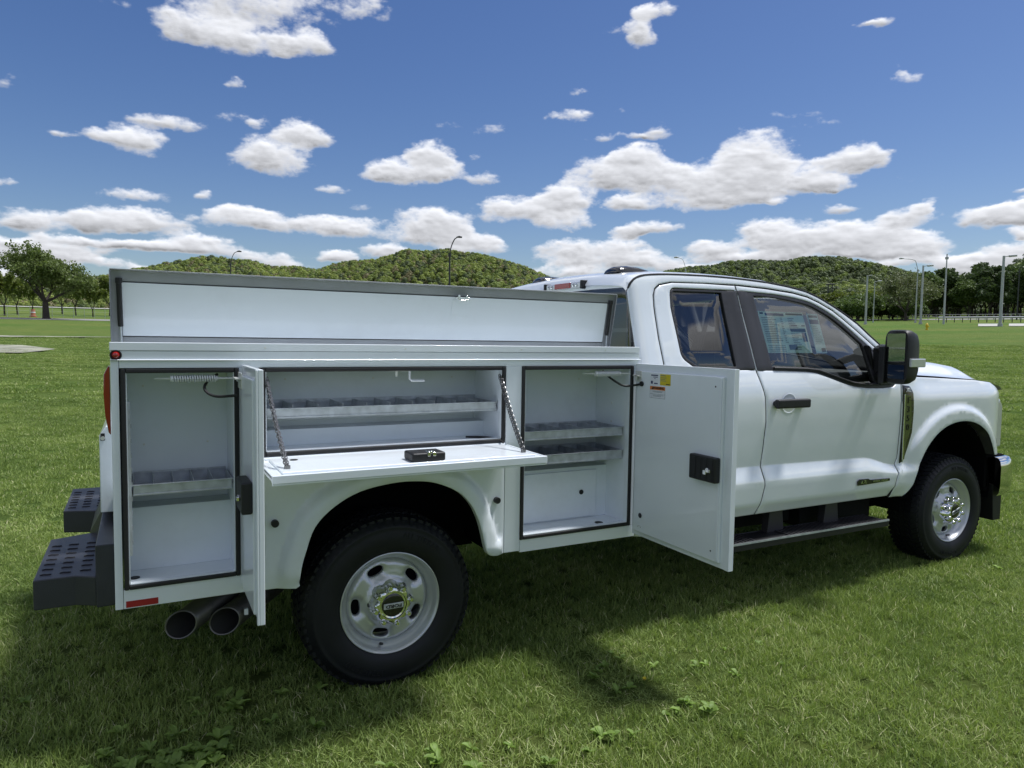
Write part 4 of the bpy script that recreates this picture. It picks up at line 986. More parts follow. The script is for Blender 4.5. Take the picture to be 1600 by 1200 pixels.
chain((.520,.010,1.385),(.492,-.285,zt+.010),.012,dd); chain((.514,.012,1.385),(.486,-.285,zt+.010),.020,dd)
# slam bolt and bent handle hanging in the middle locker
mb = MB(); mb.box(-.02,.075,.02,.035,1.405,1.412); mb.tube([(.022,.03,1.41),(.022,.03,1.382)], .006, 8); mb.build('striker', M['zinc'], l2, bevel=.001)
MB().tube([(.082,.03,1.412),(.082,.03,1.372),(.092,.03,1.362),(.150,.03,1.362)], .0052, 8).build('release_rod', M['white'], l2)
cable([(.40,.13,1.083),(.46,.08,1.086),(.50,.03,1.084),(.52,-.03,1.072)], l2)

# flip-top lid, standing open
y0, y1 = .262, .200; xa, xb = -1.066, 1.293; z0, z1 = 1.500, 1.797
def ly(z): return y0+(y1-y0)*(z-z0)/(z1-z0)
def slab(mb, x0, x1, za, zb, o0, o1):
    mb.add([(x0,ly(za)+o0,za),(x1,ly(za)+o0,za),(x1,ly(za)+o1,za),(x0,ly(za)+o1,za),(x0,ly(zb)+o0,zb),(x1,ly(zb)+o0,zb),(x1,ly(zb)+o1,zb),(x0,ly(zb)+o1,zb)],
           [(0,3,2,1),(4,5,6,7),(0,1,5,4),(1,2,6,5),(2,3,7,6),(3,0,4,7)])
mb = MB(); slab(mb, xa, xb, z1-.045, z1, -.012, .012); slab(mb, xa, xa+.036, z0, z1-.045, -.012, .012); slab(mb, xb-.042, xb, z0, z1-.045, -.012, .012); slab(mb, xa+.036, xb-.042, z0, z0+.040, -.010, .012)
slab(mb, xa, xb, z1-.003, z1+.002, -.030, .012); slab(mb, xa-.002, xa+.002, z0, z1-.003, -.030, .012); slab(mb, xb-.002, xb+.002, z0, z1-.003, -.030, .012)
lid = mb.build('locker_lid', M['lidgrey'], truck, bevel=.002); lid['label'] = 'long flip-up lid standing open along the top of the lockers'
mb = MB(); slab(mb, xa+.039, xb-.045, z0+.043, z1-.048, -.016, .0); slab(mb, xa+.002, xb-.002, z0+.002, z1-.004, .0125, .016)
lp = mb.build('lid_panel', M['body'], lid, bevel=.002)
mb = MB(); slab(mb, xa+.036, xb-.042, z1-.0488, z1-.0452, -.014, -.002); slab(mb, xa+.036, xb-.042, z0+.040, z0+.043, -.014, -.002); mb.build('lid_seal', M['seal'], lid)
mb = MB(); slab(mb, .352, .440, 1.655, 1.735, -.018, -.0165); mb.build('striker_plate', M['body'], lp, bevel=.0005)
mb = MB(); mb.box(.365,.435,ly(1.74)-.036,ly(1.74)-.016,1.742,1.748); mb.cyl((.378,ly(1.75)-.034,1.745),(.378,ly(1.75)-.034,1.758),.007,10); mb.cyl((.418,ly(1.75)-.034,1.745),(.418,ly(1.75)-.034,1.755),.006,10); mb.tube([(.372,ly(1.735)-.036,1.738),(.40,ly(1.735)-.042,1.730),(.43,ly(1.735)-.036,1.738)],.004,6)
mb.build('lid_striker', M['chrome'], lp, bevel=.001)
for x in (xa+.030, xb-.032):
    mb = MB(); mb.cyl((x,.185,1.745),(x+.003,.22,1.58),.0095,10); mb.cyl((x,.185,1.745),(x-.0,.183,1.765),.012,10)
    s = mb.build('gas_strut', M['black'], lid); MB().cyl((x+.003,.22,1.58),(x+.006,.23,1.47),.0045,8).build('piston_rod', M['galv'], s)

# rear: bumper with drop steps
bp_ = MB()
bp_.box(-1.128,-1.066,.075,.70,.525,.762); bp_.box(-1.128,-1.066,1.30,1.925,.525,.762); bp_.box(-1.128,-1.066,.70,1.30,.60,.80)
bump = bp_.build('step_bumper', M['step'], truck, bevel=.004)
def step(y0, y1, fl):
    mb = MB()
    ch = .16
    if fl: poly = [(-1.333,y0),(-1.20,y0),(-1.128,y0-.045),(-1.128,y1),(-1.18,y1+.06),(-1.333,y1)]
    else: poly = [(-1.333,y0),(-1.18,y0-.06),(-1.128,y0),(-1.128,y1+.045),(-1.20,y1),(-1.333,y1)]
    n = len(poly); zb_, zt_ = .522, .636
    vs = [(x,y,zb_) for x,y in poly]+[(x,y,zt_) for x,y in poly]
    mb.add(vs, [tuple(range(n-1,-1,-1)), tuple(n+i for i in range(n))]+[(i,(i+1)%n,(i+1)%n+n,i+n) for i in range(n)])
    s = mb.build('step', M['step'], bump, bevel=.005)
    for r, x in enumerate((-1.298,-1.235,-1.168)):
        k = int((y1-y0-.08)/.068)
        for j in range(k):
            y = y0+.055+j*.068
            m = MB(); m.tube([(x-.018,y,zt_+.0005),(x-.006,y+.004,zt_+.0015),(x+.006,y-.002,zt_+.0015),(x+.018,y,zt_+.0005)], .0034, 6); m.build('grip_slot', M['black'], s)
    return s
step(.145,.74,True); step(1.315,1.905,False)
mb = MB(); mb.add([(-1.185,.80,.64),(-1.13,.70,.765),(-1.13,1.30,.765),(-1.185,1.22,.64),(-1.185,.80,.56),(-1.13,.70,.56),(-1.13,1.30,.56),(-1.185,1.22,.56)],[(0,1,2,3),(4,7,6,5),(0,4,5,1),(1,5,6,2),(2,6,7,3),(3,7,4,0)])
hp = mb.build('hitch_plate', M['step'], bump, bevel=.004)
MB().box(-1.30,-1.10,.93,1.07,.42,.54).build('tow_receiver', M['under'], bump, bevel=.008)
# tailgate between the lockers
mb = MB(); mb.prism([(-1.125,.800),(-1.070,.80),(-1.070,1.165),(-1.100,1.165),(-1.125,1.125)], .45, 1.55)
tg = mb.build('tailgate', M['body'], truck, bevel=.005)
mb = MB(); mb.cyl((-1.112,.449,1.115),(-1.112,.444,1.115),.008,12); tgb = mb.build('latch_bolt', M['zinc'], tg)
MB().box(-1.120,-1.104,.4485,.4495,1.105,1.135).build('latch_slot', M['black'], tg)
# cargo floor, bulkhead, far lockers closed
MB().box(XR,XF,.345,1.655,.86,.90).build('cargo_floor', M['body'], truck)
MB().box(XF-.04,XF,.345,1.655,.90,1.45).build('bulkhead', M['body'], truck, bevel=.004)
mb = MB(); mb.box(XR,XF,1.655,1.97,ZB+.45,1.50); mb.box(XR,-.45,1.655,1.97,ZB,ZB+.45); mb.box(.47,XF,1.655,1.97,ZB,ZB+.45)
fo = mb.build('far_side_lockers', M['body'], truck, bevel=.004)
for a, b, c, d in ((-1.03,-.62,.60,1.42),(-.54,.53,1.07,1.42),(.63,1.28,.60,1.42)): MB().box(a,b,1.971,1.985,c,d).build('locker_door', M['body'], fo, bevel=.004)
mb = MB(); mb.prism([(XR-.004,1.175),(XR-.022,1.25),(XR-.026,1.33),(XR-.024,1.40),(XR-.004,1.43)],1.80,1.94); mb.build('tail_light', M['red'], fo, bevel=.006)

# ---- chassis
ch = MB()
for y in (.58,1.36): ch.box(-.98,4.6,y,y+.06,.50,.68)
for x in (-.9,-.35,.45,1.4,2.5,3.3): ch.box(x,x+.08,.6,1.4,.54,.62)
ch.box(1.75,2.75,.24,.57,.40,.56); ch.box(2.8,3.50,.20,.57,.36,.57); ch.box(2.5,3.6,.66,1.34,.33,.60); ch.box(1.4,2.45,.66,1.34,.38,.56); ch.box(1.4,3.5,1.42,1.85,.33,.56)
cho = ch.build('chassis', M['under'], truck, bevel=.01)
ax = MB(); ax.cyl((0,.30,.376),(0,1.70,.376),.05,14); ax.cyl((4.12,.30,.376),(4.12,1.70,.376),.045,14)
ax.tube([(-.18,1.0,.376),(-.12,1.0,.376),(0,1.0,.376),(.12,1.0,.376),(.22,1.0,.39),(1.5,1.0,.50)],[.05,.13,.16,.12,.05,.045],14)
ax.build('axle', M['under'], cho)
sp_ = MB()
for y in (.48,1.46):
    for k in range(5): sp_.tube([(-.68+.09*k,y,.52-.0),(0,y,.455-.012*k),(.74-.09*k,y,.50)], .012, 4)
    sp_.box(-.06,.06,y-.04,y+.04,.40,.50)
sp_.cyl((.16,.42,.42),(.30,.46,.80),.03,12); sp_.cyl((-.18,.42,.42),(-.25,.46,.80),.022,12)
sp_.build('leaf_spring', M['under'], cho)
# inner wheel housing of the body
mb = MB()
for yy0, yy1 in ((.036,.345),(1.655,1.96)):
    vs = []
    for y in (yy0, yy1):
        for k in range(25):
            a = PI*k/24; vs.append((.015-.47*math.cos(a), y, .54+.43*math.sin(a)))
    mb = MB(); mb.add(vs, [(i, i+1, 25+i+1, 25+i) for i in range(24)]); mb.build('wheel_housing', M['well'], cho)
for ya, yb in ((.325,.337),(1.663,1.675)):
    MB().prism([(-.53,.50)]+[(.01-.50*math.cos(PI*k/24), .54+.46*math.sin(PI*k/24)) for k in range(25)]+[(.53,.50)], ya, yb).build('wheel_well_back', M['well'], cho)
fr = MB(); fr.cyl((.40,.40,.66),(.52,.44,.66),.02,8); fr.box(.42,.60,.36,.40,.60,.70); fr.build('frame_bracket', M['under'], cho, bevel=.005)
# exhaust with twin slash-cut tips
def exh(x, y, z, cut):
    """tip centre; pipe runs forward and inboard"""
    ax_ = Vector((.76,.60,.24)).normalized(); c = Vector((x,y,z)); r = .054; mb = MB(); n = 28
    u = ax_.cross(Vector((0,0,1))).normalized(); v = u.cross(ax_)
    face = Vector((-.38,-.92,.06)).normalized()   # the cut looks towards the rear quarter
    def ring(rr, off, slash=True):
        out = []
        for k in range(n):
            a = 2*PI*k/n; p = c+u*rr*math.cos(a)+v*rr*math.sin(a)
            if slash: t = -(p-c).dot(face)/ax_.dot(face); p = p+ax_*t
            out.append(p+ax_*off)
        return out
    R = [ring(r,0), ring(r+.001,.004), ring(r,.02), ring(r,.30,False), ring(r*.96,.33,False), ring(r*.6,.40,False), ring(r*.6,.62,False)]
    vs = [tuple(p) for q in R for p in q]; mb.add(vs, [(i*n+k, i*n+(k+1)%n, (i+1)*n+(k+1)%n, (i+1)*n+k) for i in range(len(R)-1) for k in range(n)])
    o = mb.build('exhaust_tip', M['exh'], truck, smooth=60)
    m2 = MB(); R = [ring(r-.004,0), ring(r-.004,.01), ring(r-.006,.28,False)]
    vs = [tuple(p) for q in R for p in q]; m2.add(vs, [((i+1)*n+k, (i+1)*n+(k+1)%n, i*n+(k+1)%n, i*n+k) for i in range(len(R)-1) for k in range(n)]+[tuple(2*n+k for k in range(n))])
    m2.build('tip_bore', M['soot'], o, smooth=60)
    rim = ring(r-.001,-.001); m3 = MB(); m3.tube(rim, .0035, 6, closed=True); m3.build('rolled_edge', M['exh'], o)
exh(-.838,.17,.374,0); exh(-.673,.17,.360,0)
MB().box(-.60,-.585,.135,.15,.385,.41).build('pipe_sticker', M['white'], bpy.data.objects['exhaust_tip'])

# ---- wheels
def lathe_panel(name, mat, rmax, holes, yfn, parent):
    out = [(rmax*math.cos(a), rmax*math.sin(a)) for a in np.linspace(0,2*PI,72,endpoint=False)]
    return panel(name, mat, out, holes, lambda x, z: (x, yfn(math.hypot(x,z), math.atan2(z,x)), z), parent, step=.012, grid=.011, roll=.003, depth=.014)
def make_wheel(phase, lug_phase):
    tmp = empty('wheel_parts')
    # rim barrel and lip
    prof = [(.200,.235),(.200,.200),(.2215,.185),(.2215,.205),(.185,.16),(.182,.10),(.186,.070),(.192,.048),(.203,.036),(.2105,.028),(.2130,.014),(.2190,.006),(.2245,.001),(.2275,.002),(.2285,.008),(.226,.016),(.220,.02)]
    mb = MB(); mb.lathe_y(prof[5:], 72); mb.lathe_y([(.182,.10),(.182,.20),(.205,.23)], 48)
    wheel = mb.build('wheel', M['rim'], None, smooth=40)
    holes = []
    for k in range(5):
        a0 = math.radians(phase+72*k); h = []
        for t in np.linspace(0,2*PI,20,endpoint=False):
            ct, st_ = math.cos(t), math.sin(t)
            rr = .149+.0195*math.copysign(abs(st_)**.8, st_); aa = a0+.245*math.copysign(abs(ct)**.8, ct)
            h.append((rr*math.cos(aa), rr*math.sin(aa)))
        holes.append(h)
    def yf(r, a):
        base = float(np.interp(r, [0,.085,.098,.115,.135,.160,.172,.180,.1855,.192], [.020,.020,.022,.040,.048,.050,.046,.050,.064,.070]))
        # broad pads between the hand holes
        da = ((a-math.radians(phase)+PI/5) % (2*PI/5))-PI/5
        w = 1-abs(abs(da)-PI/5)/(PI/5)
        pad = ease((w-.30)/.35)*ease((r-.11)/.02)*ease((.176-r)/.012)
        hole = math.exp(-((da/.27)**4))*math.exp(-(((r-.150)/.026)**4))
        return base-.010*pad+.006*hole
    lathe_panel('wheel_disc', M['rim'], .191, holes, yf, wheel)
    MB().lathe_y([(0,.115),(.165,.115),(.178,.13),(.178,.16)], 40).build('brake_disc', M['under'], wheel)
    # chrome hub cover with fluted sides
    prof = [(.104,.034),(.102,.026),(.096,.010),(.088,-.012),(.083,-.022),(.078,-.028),(.066,-.032),(.060,-.032),(.0575,-.026),(.050,-.024)]
    n = 96; vs = []; fs = []; m = len(prof)
    for k in range(n):
        a = 2*PI*k/n+math.radians(lug_phase); fl = .5+.5*math.cos(8*a)
        for i, (r, y) in enumerate(prof):
            d = .011*(1-fl**.6) if 1 <= i <= 5 else 0
            vs.append(((r-d)*math.cos(a-math.radians(lug_phase)*0), y, (r-d)*math.sin(a)))
    for k in range(n):
        k2 = (k+1) % n
        for i in range(m-1): fs.append((k*m+i, k*m+i+1, k2*m+i+1, k2*m+i))
    mb = MB(); mb.add(vs, fs); mb.build('hub_cover', M['chrome'], wheel, smooth=28)
    mb = MB(); mb.lathe_y([(0,-.030),(.040,-.030),(.050,-.027),(.052,-.02)], 40); cap = mb.build('centre_cap', M['gloss_black'], wheel)
    MB().box(-.045,.045,-.0335,-.029,-.0125,.0125).build('name_plate', M['galv'], cap, bevel=.002)
    for k in range(8):
        a = math.radians(lug_phase)*0+2*PI*(k+.5)/8-math.radians(lug_phase)
        mb = MB(); mb.lathe_y([(0,-.042),(.008,-.041),(.0125,-.036),(.0145,-.028),(.0145,-.004),(.017,.0)], 16)
        mb.build('lug_nut', M['chrome'], wheel, loc=(.082*math.cos(a),0,.082*math.sin(a)), smooth=40)
    a = math.radians(phase+2); mb = MB(); mb.tube([(.196*math.cos(a),.045,.196*math.sin(a)),(.188*math.cos(a),.020,.188*math.sin(a))], .006, 8)
    mb.build('valve_stem', M['black'], wheel)
    # tyre
    mb = MB()
    prof = [(.218,.018),(.228,.006),(.236,.000),(.246,-.006),(.262,-.011),(.285,-.014),(.305,-.0135),(.322,-.010),(.336,-.007),(.340,-.0085),(.346,-.007),(.356,.000),(.366,.010),(.374,.019),(.380,.028),(.3835,.045),(.3855,.09),(.386,.12),(.3855,.16),(.3835,.20),(.380,.215),(.374,.226),(.356,.245),(.32,.256),(.27,.256),(.235,.245),(.218,.23)]
    mb.lathe_y(prof, 90)
    # tread blocks and shoulder lugs, staggered and sipes cut between them
    rs_ = random.Random(2); nb = 62
    def block(a, w, y0_, y1_, r0, r1, skew, sh=False):
        vs = []
        for (yy, rr) in ((y0_, r0), (y1_, r0), (y1_, r1), (y0_, r1)):
            for s in (-1, 1):
                aa = a+s*w/2+skew*(yy-.12)
                if sh and yy == y0_: rr2 = rr-.010
                else: rr2 = rr
                vs.append((rr2*math.cos(aa), yy, rr2*math.sin(aa)))
        mb.add(vs, [(0,1,3,2),(2,3,5,4),(4,5,7,6),(6,7,1,0),(0,2,4,6),(1,7,5,3)])
    for k in range(nb):
        a = 2*PI*k/nb; w = 2*PI/nb
        block(a, w*.62, .014, .056, .366, .3925, 1.2, True); block(a+w*.5, w*.70, .062, .098, .375, .394, -1.6); block(a+w*.2, w*.72, .104, .138, .375, .394, 1.6)
        block(a+w*.7, w*.70, .144, .180, .375, .394, -1.6); block(a+w*.3, w*.62, .186, .228, .368, .3925, 1.2)
        # side lugs
        aa = a; vs = []
        for r, y in ((.350,-.0065),(.372,.013),(.372,.02),(.350,.004)):
            for s in (-1,1): vs.append((r*math.cos(aa+s*w*.2), y-.003, r*math.sin(aa+s*w*.2)))
        mb.add(vs, [(0,1,3,2),(2,3,5,4),(4,5,7,6),(6,7,1,0)])
    ty = mb.build('tyre', M['tyre'], wheel, smooth=35)
    # raised lettering blocks on the side wall
    for body_, ang in (('ALL TERRAIN', 62), ('LT245/75R17', 245)):
        me = text_mesh(body_, .034, .0012, bold=.0006)
        r = .305; a0 = math.radians(ang)
        for v in me.vertices:
            t = a0-v.co.x/r; rr = r+v.co.y; v.co = Vector((rr*math.cos(t), -.0142-v.co.z*.8, rr*math.sin(t)))
        me.materials.clear(); me.materials.append(M['tyre']); o = bpy.data.objects.new('raised_lettering', me); COL.objects.link(o); o.parent = wheel
    bpy.data.objects.remove(tmp)
    return wheel, cap
def put_wheel(w, x, y, far=False):
    w.parent = truck; w.location = Vector((x, y, .376))-wloc(truck)
    if far: w.rotation_euler = (0,0,PI)
def copy_wheel(w):
    c = w.copy(); COL.objects.link(c)
    def rec(src, dst):
        for chd in list(src.children):
            d = chd.copy(); COL.objects.link(d); d.parent = dst
    rec(w, c); return c
w1, cap = make_wheel(-103, 11)
me = text_mesh('FORD', .024, .001, bold=.0009); 
for v in me.vertices: v.co = Vector((-v.co.x*1.15, -.0345-v.co.z*.5, -v.co.y*.80))
me.materials.append(M['black']); o = bpy.data.objects.new('cap_lettering', me); COL.objects.link(o); o.parent = w1; o['label'] = 'wheel cap lettering, upside down'
# the cap plate sits one level down: keep it beside the lettering
for chd in list(cap.children): chd.parent = w1
w2 = copy_wheel(w1)
put_wheel(w1, 0, .0215)
w2.rotation_euler = (0, math.radians(-18), 0); w2.parent = truck; w2.location = Vector((4.15,.0215,.376))-wloc(truck)
for x in (0, 4.15):
    w = copy_wheel(w1); w.parent = truck; w.location = Vector((x, 1.9785, .376))-wloc(truck); w.rotation_euler = (0,.3,PI)

# running board
mb = MB(); mb.box(1.84,3.335,-.050,.125,.380,.404); mb.box(1.84,3.335,-.056,-.046,.370,.420); mb.box(1.84,3.335,.12,.13,.38,.41)
rb = mb.build('running_board', M['black'], truck, bevel=.004)
for k in range(12, 62):
    x = 1.56+k*.0285
    if 2.18 < x < 2.42: continue
    MB().box(x,x+.012,-.040,.110,.404,.4115).build('tread_rib', M['satin'], rb)
for x in (1.95, 2.45, 2.95):
    MB().prism([(x-.07,.40),(x+.07,.40),(x+.05,.56),(x-.05,.56)], .08, .135).build('step_bracket', M['satin'], rb, bevel=.006)
MB().box(1.84,3.335,-.0578,-.0562,.406,.4175).build('edge_strip', M['galv'], rb)

# ------------------------------------------------------------------ lawn and terrain
def grass_ground_mat():
    m, N, L, b = new_mat('lawn_ground'); b.inputs['Roughness'].default_value = .95; b.inputs['Specular IOR Level'].default_value = .1
    geo = N.new('ShaderNodeNewGeometry')
    def noise_(sc, det=5, rough=.6, dist=0):
        n = N.new('ShaderNodeTexNoise'); n.inputs['Scale'].default_value = sc; n.inputs['Detail'].default_value = det; n.inputs['Roughness'].default_value = rough; n.inputs['Distortion'].default_value = dist
        L.new(geo.outputs['Position'], n.inputs['Vector']); return n.outputs['Fac']
    def ramp(fac, stops):
        r = N.new('ShaderNodeValToRGB'); e = r.color_ramp.elements
        while len(e) < len(stops): e.new(.5)
        for q, (p, c) in zip(e, stops): q.position = p; q.color = (*c, 1)
        L.new(fac, r.inputs[0]); return r.outputs[0]
    fine = ramp(noise_(38, 6, .75), [(.30,(.050,.075,.020)),(.5,(.110,.160,.036)),(.68,(.19,.24,.065))])
    mid = ramp(noise_(1.1, 7, .7, .4), [(.33,(.060,.100,.020)),(.5,(.090,.135,.028)),(.66,(.135,.170,.045))])
    big = ramp(noise_(.07, 6, .65), [(.36,(.75,.92,.72)),(.5,(1,1,1)),(.64,(1.28,1.10,1.12))])
    a = N.new('ShaderNodeMix'); a.data_type = 'RGBA'; a.inputs[0].default_value = .5; L.new(fine, a.inputs[6]); L.new(mid, a.inputs[7])
    c = N.new('ShaderNodeMix'); c.data_type = 'RGBA'; c.blend_type = 'MULTIPLY'; c.inputs[0].default_value = 1; L.new(a.outputs[2], c.inputs[6]); L.new(big, c.inputs[7])
    L.new(c.outputs[2], b.inputs['Base Color'])
    bp_n = N.new('ShaderNodeBump'); bp_n.inputs['Strength'].default_value = 1; bp_n.inputs['Distance'].default_value = .05
    L.new(noise_(22, 8, .8), bp_n.inputs['Height']); L.new(bp_n.outputs[0], b.inputs['Normal'])
    return m
M['lawn'] = grass_ground_mat()
def ground():
    rad = [0,.5,1,1.5,2,2.5,3,3.5,4,4.5,5,5.5,6,6.5,7,7.5,8,9,10,11,12,13,14,16,18,20,23,26,30,35,40,46,52,60,70,80,90,100,115,130,150,175,200,240,280,320,380,450,600,900,1400,2200,3500]
    na = 240; vs = [(CX, CY, 0)]; fs = []
    for r in rad[1:]:
        for k in range(na):
            a = 2*PI*k/na; x = CX+r*math.sin(a); y = CY+r*math.cos(a); vs.append((x, y, ground_z(x, y)))
    for k in range(na): fs.append((0, 1+(k+1)%na, 1+k))
    for i in range(len(rad)-2):
        for k in range(na):
            a = 1+i*na+k; b = 1+i*na+(k+1)%na; fs.append((a, b, b+na, a+na))
    me = bpy.data.meshes.new('ground'); me.from_pydata(vs, [], fs); me.materials.append(M['lawn']); me.polygons.foreach_set('use_smooth', [True]*len(fs)); me.update()
    o = link('ground', me); o['kind'] = 'structure'
    if me.polygons[300].normal.z < 0: me.flip_normals()
ground()

def leaf_mat(name, c_dark, c_light, trans=.35, nscale=.25, attr='tint', wnoise=.5):
    """blade/leaf: base colour varies per piece (tint) and over the ground; light passes through"""
    m, N, L, b = new_mat(name)
    out = [n for n in N if n.type == 'OUTPUT_MATERIAL'][0]
    at_ = N.new('ShaderNodeAttribute'); at_.attribute_name = attr
    oi = N.new('ShaderNodeObjectInfo'); geo = N.new('ShaderNodeNewGeometry')
    n = N.new('ShaderNodeTexNoise'); n.inputs['Scale'].default_value = nscale; n.inputs['Detail'].default_value = 5; n.inputs['Roughness'].default_value = .65; L.new(geo.outputs['Position'], n.inputs['Vector'])
    def mth(op, a, b_):
        q = N.new('ShaderNodeMath'); q.operation = op
        for i, v in enumerate((a, b_)):
            if isinstance(v, (int, float)): q.inputs[i].default_value = v
            else: L.new(v, q.inputs[i])
        return q.outputs[0]
    fac = mth('ADD', mth('MULTIPLY', at_.outputs['Fac'], .55), mth('MULTIPLY', oi.outputs['Random'], .18))
    nn = mth('MULTIPLY', mth('SUBTRACT', n.outputs['Fac'], .5), wnoise*2.4)
    fac = mth('ADD', fac, nn); fac = mth('ADD', fac, .12)
    r = N.new('ShaderNodeValToRGB'); e = r.color_ramp.elements
    stops = [(0.0, c_dark), (.75, c_light[0]), (1.0, c_light[1])]
    e.new(.5)
    for q, (p, c) in zip(e, stops): q.position = p; q.color = (*c, 1)
    L.new(fac, r.inputs[0]); L.new(r.outputs[0], b.inputs['Base Color']); b.inputs['Roughness'].default_value = .55; b.inputs['Specular IOR Level'].default_value = .35
    t = N.new('ShaderNodeBsdfTranslucent'); hs = N.new('ShaderNodeHueSaturation'); hs.inputs['Value'].default_value = 1.3; hs.inputs['Saturation'].default_value = 1.15; L.new(r.outputs[0], hs.inputs['Color']); L.new(hs.outputs[0], t.inputs[0])
    mx = N.new('ShaderNodeMixShader'); mx.inputs[0].default_value = trans; L.new(b.outputs[0], mx.inputs[1]); L.new(t.outputs[0], mx.inputs[2]); L.new(mx.outputs[0], out.inputs[0])
    return m
M['blade'] = leaf_mat('grass_blade', (.10,.165,.040), ((.34,.43,.12),(.64,.62,.36)), .3, .7, wnoise=.46)
M['weed'] = leaf_mat('weed_leaf', (.10,.165,.036), ((.22,.33,.075),(.30,.42,.11)), .35, 2)

def mesh_np(name, V, F, tint, mat, tri=True):
    me = bpy.data.meshes.new(name); nv = len(V); nf = len(F); k = F.shape[1]
    me.vertices.add(nv); me.vertices.foreach_set('co', V.astype(np.float32).ravel())
    me.loops.add(nf*k); me.loops.foreach_set('vertex_index', F.astype(np.int32).ravel())
    me.polygons.add(nf); me.polygons.foreach_set('loop_start', np.arange(0, nf*k, k, dtype=np.int32)); me.polygons.foreach_set('loop_total', np.full(nf, k, np.int32))
    if tint is not None:
        a = me.attributes.new('tint', 'FLOAT', 'POINT'); a.data.foreach_set('value', tint.astype(np.float32))
    me.materials.append(mat); me.update(calc_edges=True); me.validate(); return me
def blades(rng, n, size, hmin, hmax, wid, lean=.6, clump=0.0):
    """n curved tapering blades over a square patch"""
    x = rng.uniform(-size/2, size/2, n); y = rng.uniform(-size/2, size/2, n)
    h = rng.uniform(hmin, hmax, n)*rng.choice([1, 1, 1, 1.25, .7], n); w = wid*rng.uniform(.6, 1.3, n)
    a = rng.uniform(0, 2*PI, n); la = rng.uniform(0, 2*PI, n); ln = np.abs(rng.normal(0, lean, n)); ln = np.clip(ln, 0, 1.5)
    dx = np.cos(la)*np.sin(ln); dy = np.sin(la)*np.sin(ln); dz = np.cos(ln)
    ca, sa = np.cos(a)*w/2, np.sin(a)*w/2
    def P(t, ww, bend):
        cx_ = x+dx*h*t*(1+bend*t); cy_ = y+dy*h*t*(1+bend*t); cz_ = dz*h*t*(1-.25*bend*t)+.0
        return np.stack([cx_-ca*ww, cy_-sa*ww, cz_],1), np.stack([cx_+ca*ww, cy_+sa*ww, cz_],1)
    a0, b0 = P(0, .8, 0); a1, b1 = P(.5, 1, .35); t0, _ = P(1, 0, .5)
    V = np.stack([a0, b0, a1, b1, t0],1).reshape(-1, 3); i = np.arange(n)*5
    F = np.concatenate([np.stack([i, i+1, i+3],1), np.stack([i, i+3, i+2],1), np.stack([i+2, i+3, i+4],1)])
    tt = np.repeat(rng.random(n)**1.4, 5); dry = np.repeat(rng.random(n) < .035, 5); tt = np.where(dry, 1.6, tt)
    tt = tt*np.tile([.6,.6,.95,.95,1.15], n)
    return V, F, tt
def instancer(name, verts, rots, scales, coll, kind='stuff', label=None, cat=None):
    me = bpy.data.meshes.new(name); me.vertices.add(len(verts)); me.vertices.foreach_set('co', np.asarray(verts, np.float32).ravel())
    a = me.attributes.new('turn', 'FLOAT_VECTOR', 'POINT'); a.data.foreach_set('vector', np.asarray(rots, np.float32).ravel())
    a = me.attributes.new('size', 'FLOAT_VECTOR', 'POINT'); a.data.foreach_set('vector', np.asarray(scales, np.float32).ravel())
    o = link(name, me); tag(o, label, cat, None, kind)
    ng = bpy.data.node_groups.new(name+'_scatter', 'GeometryNodeTree')
    ng.interface.new_socket('Geometry', in_out='INPUT', socket_type='NodeSocketGeometry'); ng.interface.new_socket('Geometry', in_out='OUTPUT', socket_type='NodeSocketGeometry')
    N = ng.nodes; L = ng.links; gi = N.new('NodeGroupInput'); go = N.new('NodeGroupOutput')
    ip = N.new('GeometryNodeInstanceOnPoints'); ci = N.new('GeometryNodeCollectionInfo'); ci.inputs[0].default_value = coll; ci.inputs['Separate Children'].default_value = True; ci.inputs['Reset Children'].default_value = True
    r = N.new('GeometryNodeInputNamedAttribute'); r.data_type = 'FLOAT_VECTOR'; r.inputs[0].default_value = 'turn'
    s = N.new('GeometryNodeInputNamedAttribute'); s.data_type = 'FLOAT_VECTOR'; s.inputs[0].default_value = 'size'
    er = N.new('FunctionNodeEulerToRotation'); L.new(r.outputs[0], er.inputs[0])
    rv = N.new('FunctionNodeRandomValue'); rv.data_type = 'INT'
    rv.inputs[4].default_value = 0; rv.inputs[5].default_value = len(coll.objects)-1
    L.new(gi.outputs[0], ip.inputs['Points']); L.new(ci.outputs[0], ip.inputs['Instance']); ip.inputs['Pick Instance'].default_value = True
    L.new(rv.outputs[2], ip.inputs['Instance Index']); L.new(er.outputs[0], ip.inputs['Rotation']); L.new(s.outputs[0], ip.inputs['Scale'])
    L.new(ip.outputs[0], go.inputs[0])
    md = o.modifiers.new('scatter', 'NODES'); md.node_group = ng
    return o
def kit(name, meshes):
    c = bpy.data.collections.new(name)
    for m in meshes:
        c.objects.link(bpy.data.objects.new(name+'_piece', m))
    return c
